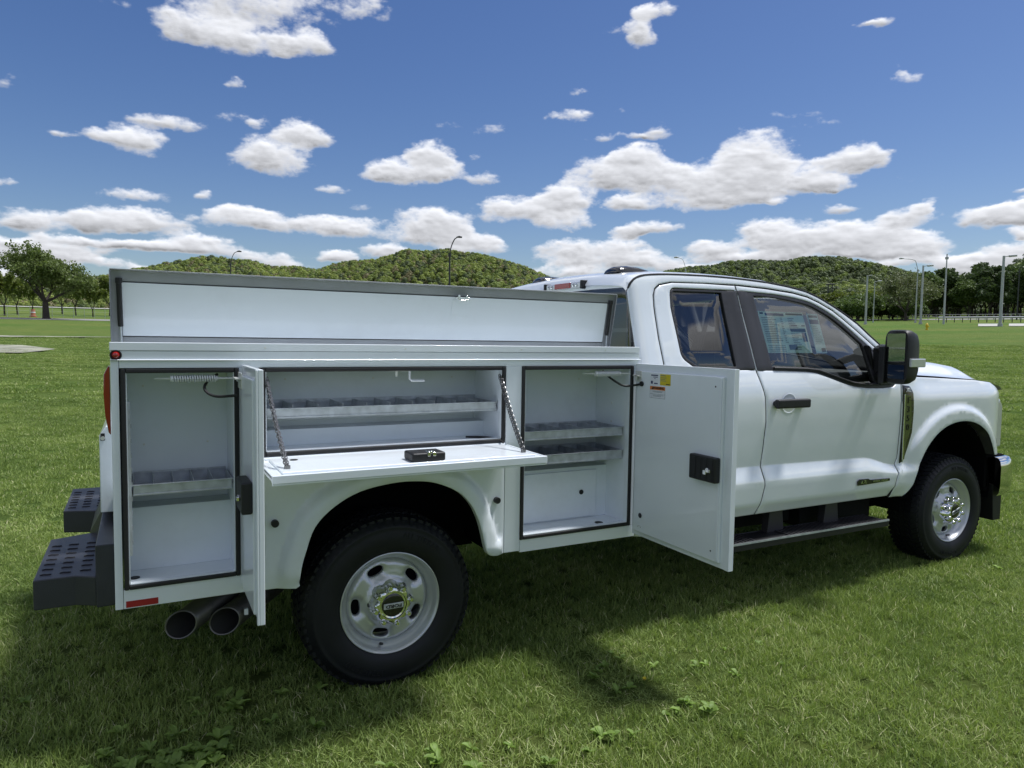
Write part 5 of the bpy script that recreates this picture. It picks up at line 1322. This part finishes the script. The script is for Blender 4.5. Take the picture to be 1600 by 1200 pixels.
def lawn():
    rng = np.random.default_rng(21)
    fwd = np.array([math.sin(YAW), math.cos(YAW)]); rgt = np.array([math.cos(YAW), -math.sin(YAW)])
    def patches(size, n, nvar, hmin, hmax, w, lean): 
        out = []
        for k in range(nvar):
            V, F, t = blades(rng, n, size*1.08, hmin, hmax, w, lean); out.append(mesh_np('turf_patch', V, F, t, M['blade']))
        return out
    def field(d0, d1, size, half=1.15):
        n = int(d1/size)+2; pts = []
        for i in range(int(-n*1.1), int(n*1.1)):
            for j in range(-8, n+2):
                x = i*size; y = j*size; d = math.hypot(x, y)
                if d < d0 or d >= d1: continue
                if y < -1.6 or abs(x) > y*half+2.6: continue
                p = np.array([CX, CY])+rgt*x+fwd*y; pts.append((p[0], p[1]))
        return pts
    bare = [(.80,-.42,.17),(1.02,-.62,.13),(-.45,-.55,.10)]
    def scatter(name, pts, size, coll, label, hs=1.0):
        V = []; R_ = []; S = []
        for (x, y) in pts:
            x += rng.uniform(-.1,.1)*size; y += rng.uniform(-.1,.1)*size
            k = noise.noise(Vector((x*1.3, y*1.3, 0)))*.35+noise.noise(Vector((x*.35, y*.35, 3)))*.25
            hh = hs*(1+k)
            for bx, by, br in bare:
                q = math.hypot(x-bx, y-by)
                if q < br*1.6: hh *= .3+.7*min(1, q/(br*1.6))**2
            V.append((x, y, ground_z(x, y)-.004)); R_.append((0, 0, rng.integers(0,4)*PI/2+rng.uniform(-.2,.2))); S.append((1, 1, hh))
        return instancer(name, V, R_, S, coll, 'stuff', label, 'grass')
    near = field(.3, 6.5, .25); mid = field(6.5, 16, .5); far = field(16, 46, 1.25)
    scatter('lawn_grass', near, .25, kit('turf_fine', patches(.25, 1150, 7, .022, .056, .0034, .62)), 'mown green lawn grass around and under the truck')
    scatter('lawn_grass', mid, .5, kit('turf_middle', patches(.5, 1900, 5, .022, .054, .0062, .62)), 'mown green lawn beyond the truck')
    scatter('lawn_grass', far, 1.25, kit('turf_coarse', patches(1.25, 2600, 4, .020, .055, .016, .7)), 'short green lawn in the far field')
    print('patches', len(near), len(mid), len(far))
lawn()
def weeds():
    """plantain and clover growing low in the lawn"""
    rng = np.random.default_rng(9); V = []; F = []; T = []
    def leaf(c, ang, ln, w, up, tint):
        n = 6; b = len(V); d = Vector((math.cos(ang), math.sin(ang), 0)); s = Vector((-d.y, d.x, 0))
        for i in range(n+1):
            t = i/n; ww = w*math.sin(PI*min(1, t*.92+.06))**.75; p = Vector(c)+d*ln*t+Vector((0,0,up*math.sin(t*2.0)+.012))
            for q in (-1, 0, 1): V.append(tuple(p+s*ww*.5*q+Vector((0,0,.006*abs(q))))); T.append(tint*(1 if q else .8))
        for i in range(n):
            for q in range(2): a = b+i*3+q; F.append((a, a+3, a+4, a+1))
    spots = []
    def cluster(cx, cy, sx, sy, n, sz): 
        for k in range(n): spots.append((cx+rng.normal(0,sx), cy+rng.normal(0,sy), sz*rng.uniform(.7,1.3)))
    cluster(-.86,-.20,.20,.07,26,1.05); cluster(-.60,.05,.16,.08,12,.9); cluster(-1.15,-.15,.15,.1,10,.8)
    cluster(1.05,-.76,.10,.05,6,.8); cluster(.55,-.82,.13,.05,5,.8); cluster(-.1,-.62,.3,.05,9,.8); cluster(1.45,-.50,.3,.12,9,.7); cluster(1.0,-.25,.1,.1,5,.7)
    for k in range(14): 
        d = rng.uniform(2.2,9); a = YAW+rng.uniform(-.62,.62); spots.append((CX+d*math.sin(a), CY+d*math.cos(a), rng.uniform(.5,1)))
    for x, y, sz in spots:
        if -.3 < x < .35 and .0 < y < .4: continue
        for j in range(rng.integers(5, 9)):
            leaf((x, y, ground_z(x,y)), rng.uniform(0, 2*PI), 0.042*sz*rng.uniform(.7,1.3), .030*sz*rng.uniform(.6,1.1), .018*sz*rng.uniform(.3,1.4), rng.uniform(.3,1.2))
    me = mesh_np('broadleaf_weeds', np.array(V), np.array(F), np.array(T), M['weed']); me.polygons.foreach_set('use_smooth', [True]*len(F))
    tag(link('broadleaf_weeds', me), 'low broadleaf weeds scattered through the near lawn', 'weeds', None, 'stuff')
weeds()
def dandelion():
    e = empty('dandelion', (1.0,-.50,0), 'single yellow dandelion flower in the lawn in front of the truck', 'flower')
    MB().tube([(1.0,-.50,0),(1.0,-.502,.045)], .0015, 5).build('stem', M['weed'], e)
    mb = MB(); rs = random.Random(1)
    for k in range(46):
        a = rs.uniform(0,2*PI); l = rs.uniform(.006,.013); z = .046+rs.uniform(0,.008); d = Vector((math.cos(a),math.sin(a),0)); s = Vector((-d.y,d.x,0))*.0015; c = Vector((1.0,-.502,.044)); p = c+d*l+Vector((0,0,z-.044))
        mb.add([c-s,c+s,p+s,p-s],[(0,1,2,3)])
    mb.build('petals', M['yellow'], e, smooth=0)
dandelion()

# ------------------------------------------------------------------ strips on the terrain
def strip(name, mat, pts, kind='structure', lift=.03, label=None):
    """pts: list of (azimuth, near distance, far distance)"""
    vs = []; fs = []
    for az, a, b in pts:
        for k in range(5): vs.append(at(az, a+(b-a)*k/4, lift))
    for i in range(len(pts)-1):
        for k in range(4): fs.append((i*5+k, (i+1)*5+k, (i+1)*5+k+1, i*5+k+1))
    me = bpy.data.meshes.new(name); me.from_pydata(vs, [], fs); me.materials.append(mat); me.update()
    if me.polygons[0].normal.z < 0: me.flip_normals()
    o = link(name, me); o['kind'] = kind; return o
def sweep(a0, a1, n, f): return [(a0+(a1-a0)*k/n,)+f(a0+(a1-a0)*k/n) for k in range(n+1)]
strip('road', M['asphalt'], sweep(-40, 46, 60, lambda a: (88+.10*abs(a), 96+.10*abs(a))))
strip('road', M['asphalt'], sweep(46, 90, 40, lambda a: (160, 176)))
strip('far_road', M['concrete'], sweep(-30, 10, 30, lambda a: (255, 285)), lift=.25)
strip('gravel_patch', M['patch'], [(-30,31,37.5),(-15,31.2,37),(-9,31,36.8),(-7,30.8,36.2),(-6,31.8,34.5),(-5.2,33.0,33.3)], lift=.045)
strip('gravel_patch', M['patch'], [(-30,44,47.5),(-10,44,46.5),(-6,44.6,45.6),(-2,44.8,45.3),(3,44.9,45.3)], lift=.05)
strip('parking_pad', M['concrete'], [(60.9,96,112),(61.8,96,112),(62.2,96,112)], lift=.05); strip('parking_pad', M['concrete'], [(62.6,96,112),(64,96,112),(72,96,112)], lift=.05)

# ------------------------------------------------------------------ trees
M['leaf_big'] = leaf_mat('tree_leaf', (.060,.085,.028), ((.17,.22,.07),(.27,.31,.12)), .3, .35, wnoise=.25)
M['leaf_spring'] = leaf_mat('spring_leaf', (.065,.090,.020), ((.19,.23,.055),(.27,.29,.09)), .3, .03, wnoise=.30)
M['leaf_dark'] = leaf_mat('dark_leaf', (.038,.060,.022), ((.095,.14,.046),(.15,.19,.07)), .25, .03, wnoise=.30)
M['twig'] = leaf_mat('bare_twig', (.09,.10,.05), ((.19,.22,.10),(.28,.31,.14)), .2, .1, wnoise=.2)
def limb_tree(rng, height, spread, trunk_r, trunk_h, levels=4, up=.55, splits=(4,3,3,2)):
    """tapered trunk and limbs; returns wood builder and the leaf-bearing tips"""
    wood = MB(); tips = []
    def grow(p, d, length, r, lv):
        n = 4; pts = [p]; q = p.copy(); dd = d.copy()
        for i in range(n):
            dd = (dd+Vector((rng.normal(0,.16), rng.normal(0,.16), rng.normal(.04,.10)))).normalized(); q = q+dd*length/n; pts.append(q.copy())
            if lv >= 2: tips.append((q.copy(), lv))
        rs = [r*(1-.45*i/n) for i in range(n+1)]; wood.tube(pts, rs, 7 if lv < 2 else 4, caps=False)
        if lv >= levels: tips.append((q, lv+1)); return
        k = splits[min(lv, len(splits)-1)]
        for j in range(k):
            a = 2*PI*j/k+rng.uniform(-.6,.6); tilt = rng.uniform(.45,.95)*spread
            ax = Vector((math.cos(a), math.sin(a), 0)); nd = (dd*math.cos(tilt)+ax*math.sin(tilt)+Vector((0,0,up*.25))).normalized()
            grow(q if j else pts[-2], nd, length*rng.uniform(.62,.86), rs[-1]*rng.uniform(.62,.8), lv+1)
    base = Vector((0,0,-.1)); top = Vector((rng.normal(0,.05)*trunk_h, 0, trunk_h))
    wood.tube([base, base.lerp(top,.15), top], [trunk_r*1.5, trunk_r*1.05, trunk_r*.85], 10, caps=False)
    k = splits[0]
    for j in range(k):
        a = 2*PI*j/k+rng.uniform(-.3,.3); tilt = rng.uniform(.4,.95)*spread
        grow(top, Vector((math.cos(a)*math.sin(tilt), math.sin(a)*math.sin(tilt), math.cos(tilt))), (height-trunk_h)*.36, trunk_r*.55, 1)
    return wood, tips
def leaves_at(rng, centres, per, rad, size, flat=.8):
    C = np.repeat(np.array(centres), per, 0); n = len(C)
    d = rng.normal(0, 1, (n,3)); d /= np.linalg.norm(d,axis=1,keepdims=True); d *= rad*rng.random((n,1))**.5; d[:,2] *= flat
    P = C+d; a = rng.normal(0,1,(n,3)); a /= np.linalg.norm(a,axis=1,keepdims=True); b = np.cross(a, rng.normal(0,1,(n,3))); b /= np.linalg.norm(b,axis=1,keepdims=True)
    s = size*rng.uniform(.6,1.3,(n,1)); a = a*s; b = b*s*.6
    V = np.stack([P-a, P+b, P+a, P-b],1).reshape(-1,3); F = (np.arange(n)*4)[:,None]+np.arange(4)
    t = np.repeat(rng.random(n)*.7+.3*np.repeat(rng.random(len(centres)), per), 4)
    return V, F, t
def tree_object(name, az, d, height, trunk_h, trunk_r, spread, per, rad, leaf, mat, seed, label, group=None, levels=4, splits=(4,3,3,2), cat='tree', fit=None):
    rng = np.random.default_rng(seed); wood, tips = limb_tree(rng, height, spread, trunk_r, trunk_h, levels, splits=splits)
    zmax = max(t[0].z for t in tips); xs = max(max(abs(t[0].x), abs(t[0].y)) for t in tips)
    kz = height/(zmax+rad*.5); kx = (fit/(xs+rad*.5)) if fit else kz
    sc = lambda p: (p[0]*(kx if p[2] > trunk_h*.5 else 1), p[1]*(kx if p[2] > trunk_h*.5 else 1), p[2]*kz)
    wood.v = [sc(p) for p in wood.v]
    e = empty(name, at(az, d), label, cat, group); x, y, z = at(az, d)
    w = wood.build('trunk', M['bark'], e); w.location = (0,0,0)
    V, F, t = leaves_at(rng, [sc(q[0]) for q in tips], per, rad, leaf); c = bpy.data.objects.new('crown', mesh_np('crown', V, F, t, mat)); COL.objects.link(c); c.parent = e
    return e
tree_object('shade_tree', -5.62, 93, 8.1, 1.9, .34, 1.12, 11, .62, .15, M['leaf_big'], 4, 'large spreading tree with dark forked trunk beyond the road at the far left', levels=5, splits=(5,3,3,2,2), fit=4.9)
# lean young trees and bushes behind the road on the left
lt_ = [(-7.2,118,5.0),(-3.9,122,5.4),(-2.9,112,4.6),(-1.9,125,6.0),(-6.4,128,5.2),(-4.7,135,6.0),(-0.9,118,5.6),(-7.9,110,5.6),(1.2,122,6.0),(3.4,126,6.2)]
proto = tree_object('young_tree', lt_[0][0], lt_[0][1], 5.2, 1.1, .09, .8, 22, .45, .15, M['leaf_spring'], 8, 'thin young spring-green tree in the row behind the big spreading tree', 'young trees behind the road', levels=4, splits=(3,2,2,2))
def copy_thing(o, loc, rz, sc, label=None):
    c = o.copy(); COL.objects.link(c); c.location = loc; c.rotation_euler = (0,0,rz); c.scale = (sc[0], sc[1], sc[2])
    if label: c['label'] = label
    for chd in list(o.children):
        d = chd.copy(); COL.objects.link(d); d.parent = c
        for g2 in list(chd.children): h = g2.copy(); COL.objects.link(h); h.parent = d
    return c
for i, (az, d, h) in enumerate(lt_[1:]): copy_thing(proto, at(az, d), i*1.3, (h/5.2*1.05,h/5.2*1.05,h/5.2))
# bare-branched spreading tree on the right
tree_object('budding_tree', 56.6, 150, 9.6, 1.6, .26, 1.0, 4, .8, .20, M['twig'], 15, 'broad budding tree with bare brown branches standing behind the light poles on the right', levels=5, splits=(5,3,3,2,2), fit=7.0)
# dark wood edge on the right: separate trees
M['leaf_mid'] = leaf_mat('middle_leaf', (.055,.085,.026), ((.13,.185,.055),(.19,.245,.08)), .25, .05, wnoise=.3)
wproto = [tree_object('woodland_tree', 58.0, 215, 12, 1.5, .28, .85, 60, 1.25, .34, M['leaf_mid'], 31, 'full dark green tree in the wood behind the guard rail on the right', 'trees of the wood on the right', levels=3, splits=(5,3,3), fit=4.6),
          tree_object('woodland_tree', 59.0, 222, 13, 1.5, .28, .80, 60, 1.25, .34, M['leaf_dark'], 32, 'full dark green tree in the wood behind the guard rail on the right', 'trees of the wood on the right', levels=3, splits=(5,3,3), fit=4.8)]
rr = random.Random(12)
for i in range(46):
    az = 57.6+8.6*((i*0.618) % 1)+rr.uniform(-.1,.1); d = rr.uniform(205, 275); p = wproto[i % 2]
    elt = float(np.interp(az, [57.5,58.6,59.4,60.2,61.2,62.0,62.7,63.4,65,66.5], [3.8,4.4,4.3,4.8,5.5,5.5,5.0,5.6,6.1,6.3]))
    top = CZ+d*math.tan(math.radians(elt))/1.0; h = max(6, (top-at(az,d)[2])*rr.uniform(.86,1.04)); s = h/12.5
    copy_thing(p, at(az, d), rr.uniform(0,6), (s*1.15, s*1.15, s))
# shrubs and thicket below the right-hand hill
sproto = tree_object('thicket_bush', 53.6, 150, 4.0, .4, .08, 1.1, 60, .8, .22, M['leaf_mid'], 41, 'dark leafy bush in the thicket behind the first light poles', 'bushes behind the road on the right', levels=3, splits=(5,3,3), fit=3.0, cat='bush')
sp2 = tree_object('thicket_bush', 51.2, 190, 4.0, .4, .08, 1.1, 60, .8, .22, M['leaf_spring'], 42, 'yellow-green bush on the slope below the right-hand hill', 'yellow-green bushes below the hill', levels=3, splits=(5,3,3), fit=3.0, cat='bush')
for i in range(26):
    az = rr.uniform(52.4,57.4); d = rr.uniform(150,190); s = rr.uniform(.7,1.25); copy_thing(sproto, at(az, d), rr.uniform(0,6), (s*1.1,s*1.1,s*1.1))
for i in range(60):
    az = rr.uniform(44,56.8); d = rr.uniform(200,300); s = rr.uniform(1.0,1.9); copy_thing(sp2, at(az, d), rr.uniform(0,6), (s*1.2,s*1.2,s))

# ------------------------------------------------------------------ wooded hills
def hill(name, ridge, D, depth, tree_h, mat_list, seed, label, base_back=.5):
    """ridge: (azimuth, elevation of the tree tops) at distance D; slope runs down towards the camera"""
    az = np.array([r[0] for r in ridge]); el = np.array([r[1] for r in ridge]); rng = np.random.default_rng(seed)
    na, nd = 90, 26
    A = np.linspace(az[0], az[-1], na)
    def hz(a, t):
        """t 0 at the front foot, 1 at the ridge, 2 behind"""
        top = CZ+D*math.tan(math.radians(float(np.interp(a, az, el))))-tree_h*.9
        d = D-depth+depth*t; e0 = at(a, D-depth)[2]-2
        prof = math.sin(min(t,1)*PI/2)**1.1 if t <= 1 else 1-.7*(t-1)**1.5
        nz = 0 if t > .97 else 6*noise.noise(Vector((a*.5, t*4, seed)))*math.sin(PI*min(t,1))
        return d, e0+(top-e0)*prof+nz
    vs = []; fs = []
    for a in A:
        for j in range(nd+1):
            t = 1.6*j/nd; d, z = hz(a, t); ar = math.radians(a); vs.append((CX+d*math.sin(ar), CY+d*math.cos(ar), z))
    for i in range(na-1):
        for j in range(nd): b = i*(nd+1)+j; fs.append((b, b+nd+1, b+nd+2, b+1))
    me = bpy.data.meshes.new(name); me.from_pydata(vs, [], fs); me.materials.append(M['forest_floor']); me.polygons.foreach_set('use_smooth', [True]*len(fs)); me.update()
    if me.polygons[0].normal.z < 0: me.flip_normals()
    o = link(name, me); o['kind'] = 'structure'
    # crowns
    pts = []; rot = []; sc = []
    span = (az[-1]-az[0])*PI/180*D; n = int(span*depth*1.15/(tree_h*.62)**2)
    for k in range(n):
        a = rng.uniform(az[0], az[-1]); t = rng.random()**.85*1.06; d, z = hz(a, t); ar = math.radians(a)
        s = tree_h/10*rng.uniform(.65, 1.15); pts.append((CX+d*math.sin(ar), CY+d*math.cos(ar), z-.5)); rot.append((0,0,rng.uniform(0,6.3))); sc.append((s*rng.uniform(.85,1.2), s*rng.uniform(.85,1.2), s))
    return instancer('hill_forest', pts, rot, sc, mat_list, 'stuff', label, 'forest'), n
M['forest_floor'] = pbr('forest_floor', (.035,.045,.018), .95, var=.3, vscale=.02, spec=.1)
def crown_mesh(mat, seed, lobes=9, per=46, leaf=.95):
    """a 10 m tree crown of many leaf sprays on uneven lobes"""
    rng = np.random.default_rng(seed); V = []; F = []; T = []; C = []
    for k in range(lobes):
        a = rng.uniform(0,2*PI); r = rng.uniform(.4,3.0); z = rng.uniform(2.6,8.2); r *= math.sqrt(max(.15,1-((z-4.6)/4.4)**2))
        C.append((r*math.cos(a), r*math.sin(a), z, rng.uniform(1.3,2.2)))
    C.append((0,0,5.5,3.0)); b = 0
    for cx, cy, cz, rad in C:
        n = int(per*(rad/1.7)**2); d = rng.normal(0,1,(n,3)); d /= np.linalg.norm(d,axis=1,keepdims=True); d[:,2] = np.abs(d[:,2])*.95-.15*rng.random(n)
        P = np.array([cx,cy,cz])+d*rad*rng.uniform(.8,1.08,(n,1)); u = np.cross(d, rng.normal(0,1,(n,3))); u /= np.linalg.norm(u,axis=1,keepdims=True); w = np.cross(d,u); u = u+d*rng.uniform(-.5,.5,(n,1)); s = leaf*rng.uniform(.5,1.1,(n,1))
        V.append(np.stack([P-u*s*.6, P+w*s*.45, P+u*s*.6, P-w*s*.45],1).reshape(-1,3)); F.append((np.arange(n)*4)[:,None]+np.arange(4)+b); b += 4*n
        T.append(np.repeat(rng.random(n)*.5+.5*rng.random(), 4))
    return mesh_np('hill_tree', np.vstack(V), np.vstack(F), np.concatenate(T), mat)
M['hill_spring'] = leaf_mat('hill_leaf_spring', (.15,.19,.045), ((.36,.43,.10),(.46,.48,.15)), .25, .012, wnoise=.30)
M['hill_green'] = leaf_mat('hill_leaf_green', (.10,.14,.038), ((.25,.32,.08),(.34,.39,.12)), .25, .012, wnoise=.30)
M['hill_dark'] = leaf_mat('hill_leaf_dark', (.050,.072,.030), ((.125,.165,.062),(.18,.21,.085)), .2, .012, wnoise=.30)
M['hill_brown'] = leaf_mat('hill_leaf_brown', (.13,.125,.06), ((.28,.25,.12),(.34,.30,.16)), .2, .012, wnoise=.25)
spring = kit('spring_crowns', [crown_mesh(M['hill_spring'], 51), crown_mesh(M['hill_spring'], 52), crown_mesh(M['hill_green'], 53), crown_mesh(M['hill_green'], 54), crown_mesh(M['hill_brown'], 55, per=24), crown_mesh(M['hill_dark'], 56)])
darkk = kit('dark_crowns', [crown_mesh(M['hill_dark'], 61), crown_mesh(M['hill_dark'], 62), crown_mesh(M['hill_green'], 63), crown_mesh(M['hill_dark'], 64), crown_mesh(M['hill_green'], 65)])
mixk = kit('mixed_crowns', [crown_mesh(M['hill_spring'], 71), crown_mesh(M['hill_green'], 72), crown_mesh(M['hill_dark'], 73), crown_mesh(M['hill_green'], 74)])
_, n1_ = hill('hill', [(-22,1.8),(-16,2.2),(-11,2.6),(-8,2.9),(-6.04,3.0),(-4.2,3.3),(-2.68,3.75),(-.71,4.38),(.91,4.83),(3,5.36),(4.72,5.65),(6.49,5.55),(7.84,5.43),(9.21,5.21),(11.08,5.1),(12.5,5.0),(14.4,4.7),(17,4.0),(20,3.2)], 1000, 330, 9.5, spring, 1, 'spring-green wood covering the low hill at the left')
_, n2_ = hill('hill', [(6,3.2),(8.5,3.9),(11.08,4.71),(13.47,5.49),(15.41,5.8),(17.89,6.33),(19.38,6.78),(22.42,6.91),(24.46,6.61),(26.52,6.3),(28.58,5.67),(30.65,4.83),(32.71,4.19),(35.27,3.45),(38,2.9)], 880, 300, 8.5, spring, 2, 'bright green wood on the rounded hill behind the street lamp')
_, n3_ = hill('hill', [(33.5,4.4),(35,4.5),(37.74,4.96),(39.71,5.45),(41.41,5.78),(43.09,5.76),(44.97,6.02),(46.82,6.08),(48.64,5.95),(49.95,6.29),(52.54,6.2),(54.01,5.79),(55.86,5.28),(57.45,4.78),(58.99,4.39),(61,3.9),(64,3.6),(70,3.2)], 760, 240, 7.8, darkk, 3, 'dark wood along the ridge behind the truck cab')
_, n4_ = hill('hill', [(44,3.3),(47,4.2),(49.5,4.6),(52,4.4),(54.5,4.1),(57,3.6),(60,3.2)], 480, 150, 6.5, mixk, 4, 'lighter green trees on the lower slope in front of the ridge')
_, n5_ = hill('hill', [(58.0,4.0),(60,4.5),(61.6,5.0),(62.6,5.0),(63.5,5.6),(65,6.2),(68,6.4),(74,6.4),(82,5.8)], 420, 130, 7.5, darkk, 5, 'dark wooded slope at the right edge of the view')
print('hill trees', n1_, n2_, n3_, n4_, n5_)

# ------------------------------------------------------------------ poles, rails and small things
def pole(name, az, d, top_el, mat, label, group, head='cobra', side=1, arm=1.3, r=.09, cat='street lamp'):
    x, y, z = at(az, d); top = CZ+d*math.tan(math.radians(top_el)); h = top-z
    e = empty(name, (x, y, z), label, cat, group); a = math.radians(az); t = Vector((math.cos(a), -math.sin(a), 0))*side
    B = Vector((x, y, z)); up = Vector((0,0,1))
    def P(s, zz): return B+t*s+up*zz
    if head == 'curved':
        hp_ = h*.80; m = MB(); m.tube([P(0,-.2), P(0,hp_)], [r*1.25, r*.8], 10); m.cyl(P(0,0),P(0,.25),r*1.9,10); m.build('post', M[mat], e)
        m = MB(); m.tube(spline([P(0,hp_), P(.18,hp_+(h-hp_)*.45), P(.55,hp_+(h-hp_)*.85), P(arm,h-.05)],5), r*.55, 8); m.cyl(P(0,hp_-.25),P(0,hp_+.2),r*1.5,10); m.build('arm', M[mat], e)
        m = MB(); m.tube([P(arm-.1,h-.02),P(arm+.25,h+.02),P(arm+.6,h-.02)],[.06,.14,.09],8); m.build('lamp_head', M[mat], e)
    elif head == 'box':
        m = MB(); m.tube([P(0,-.2), P(0,h)], [r*1.2, r*.9], 10); m.cyl(P(0,0),P(0,.3),r*1.8,10); m.build('post', M[mat], e)
        m = MB(); m.tube([P(0,h-.12),P(.4,h-.05),P(.5,h-.05),P(arm,h-.02)],[.04,.05,.13,.12],8); m.build('lamp_head', M[mat], e)
    else:
        m = MB(); m.tube([P(0,-.2), P(0,h)], [r*1.2, r*.6], 10); m.build('post', M[mat], e)
        m = MB(); m.cyl(P(0,h-.7),P(0,h-.4),r*1.8,8); m.cyl(P(0,h-.4),P(0,h+.02),.03,6); m.build('cap', M[mat], e)
    return e
pole('street_lamp', 22.56, 88, 8.06, 'pole_dark', 'dark street lamp with a curved arm standing above the long open lid', 'street lamps with curved arms', 'curved', 1, .9, .13)
pole('street_lamp', 6.05, 118, 6.28, 'pole_dark', 'small dark street lamp in front of the low left hill', 'street lamps with curved arms', 'curved', 1, 1.0, .09)
pole('street_lamp', 41.24, 112, 6.57, 'pole_galv', 'grey street lamp just above the cab roof, arm to the left', 'street lamps with curved arms', 'curved', -1, 1.2, .07)
pole('street_lamp', 57.20, 125, 6.07, 'pole_galv', 'grey street lamp with a long curved arm in front of the budding tree', 'street lamps with curved arms', 'curved', -1, 2.0, .09)
pole('light_pole', 54.07, 112, 4.97, 'pole_galv', 'short pale light pole nearest the windscreen', 'galvanised light poles', 'box', 1, .55, .13, 'light pole')
pole('light_pole', 54.56, 130, 4.55, 'pole_galv', 'thin pale light pole just right of the short one', 'galvanised light poles', 'box', 1, 1.0, .07, 'light pole')
pole('light_pole', 57.52, 112, 5.53, 'pole_galv', 'pale light pole beside the yellow hydrant', 'galvanised light poles', 'box', 1, 1.2, .13, 'light pole')
pole('utility_pole', 58.90, 112, 6.25, 'pole_galv', 'tall bare pale pole without a lamp right of the hydrant', None, 'bare', 1, 1, .12, 'pole')
pole('light_pole', 62.12, 96, 5.96, 'pole_galv', 'tallest pale light pole at the right end of the guard rail', 'galvanised light poles', 'box', 1, 1.2, .14, 'light pole')
pole('utility_pole', 63.0, 150, 5.09, 'pole_dark', 'thin dark pole against the trees at the right edge', None, 'bare', 1, 1, .10, 'pole')
# twin-leg sign support beyond the windscreen
e = empty('sign_frame', at(51.65, 250), 'distant dark two-legged sign frame above the windscreen', 'sign frame'); x, y, z = at(51.65,250); a = math.radians(51.65); t = Vector((math.cos(a),-math.sin(a),0)); B = Vector((x,y,z))
for s in (-.6,.6): MB().cyl(B+t*s, B+t*s+Vector((0,0,10.5)), .16, 6).build('leg', M['pole_dark'], e)
m = MB(); m.cyl(B+t*-1.3+Vector((0,0,10.5)), B+t*1.3+Vector((0,0,10.5)), .2, 6); m.cyl(B+t*-.6+Vector((0,0,6)), B+t*.6+Vector((0,0,6)), .1, 6); m.build('crossbar', M['pole_dark'], e)
# hydrant
hx, hy, hz_ = at(57.92, 80); H = Vector((hx,hy,hz_)); e = empty('fire_hydrant', H, 'small yellow fire hydrant in the grass far off to the right', 'fire hydrant')
vs = MB(); prof = [(0,.0),(.15,.0),(.15,.05),(.10,.06),(.10,.45),(.14,.46),(.14,.50),(.10,.52),(.08,.62),(.03,.66),(0,.68)]
for k in range(14):
    a = 2*PI*k/14
    for r_, z_ in prof: vs.v.append((hx+r_*math.cos(a), hy+r_*math.sin(a), hz_+z_))
for k in range(14):
    for i in range(len(prof)-1): vs.f.append((k*11+i, ((k+1)%14)*11+i, ((k+1)%14)*11+i+1, k*11+i+1)); vs.mi.append(0)
vs.build('barrel', M['hydrant'], e); m = MB(); m.cyl(H+Vector((-.18,.0,.36)),H+Vector((.18,0,.36)),.055,10); m.cyl(H+Vector((0,-.2,.34)),H+Vector((0,0,.34)),.07,10); m.build('nozzle', M['hydrant'], e)
# guard rails
def guard(name, azs, dist, hgt, n, mat, label, rails=1):
    e = empty(name, at(azs[0], dist[0]), label, 'guard rail'); P = [Vector(at(azs[0]+(azs[1]-azs[0])*k/n, dist[0]+(dist[1]-dist[0])*k/n)) for k in range(n+1)]
    for q in range(rails):
        m = MB(); zz = hgt-.42*q
        for p0, p1 in zip(P[:-1], P[1:]):
            a_ = p0+Vector((0,0,zz)); b_ = p1+Vector((0,0,zz)); d = (b_-a_).normalized(); nn = Vector((d.y,-d.x,0))
            m.tube([a_, b_], .035 if rails > 1 else .13, 6)
        m.build('rail', M[mat], e)
    for p in P: MB().tube([p+Vector((0,0,-.2)), p+Vector((0,0,hgt+.05))], .06, 5).build('post', M['pole_dark'] if rails == 1 else M[mat], e)
guard('guard_rail', (58.6,66), (128,120), .75, 16, 'pole_galv', 'grey steel guard rail along the road at the right edge')
guard('road_railing', (55.6,66), (165,150), 1.0, 22, 'pole_galv', 'pale railing on the upper road in front of the dark wood', 2)
# wire fence posts behind the left road
e = empty('wire_fence', at(-8, 99), 'thin pale wire fence posts behind the road at the far left', 'fence')
P = [Vector(at(-9+k*.62, 99)) for k in range(18)]
for p in P: MB().cyl(p, p+Vector((0,0,1.35)), .022, 5).build('post', M['pole_galv'], e)
m = MB()
for zz in (.3,.8,1.32): m.tube([p+Vector((0,0,zz)) for p in P], .006, 4)
m.build('wire', M['pole_galv'], e)
bx, by, bz = at(-6.35, 104); m = MB(); e = empty('traffic_barrel', (bx,by,bz), 'small orange traffic barrel seen left of the big tree trunk', 'barrel')
m.cyl((bx,by,bz),(bx,by,bz+.12),.42,12); m.tube([(bx,by,bz+.12),(bx,by,bz+.95)],[.27,.21],12); m.build('barrel', M['cone'], e)
MB().tube([(bx,by,bz+.5),(bx,by,bz+.62)],[.255,.245],12).build('band', M['white'], e)
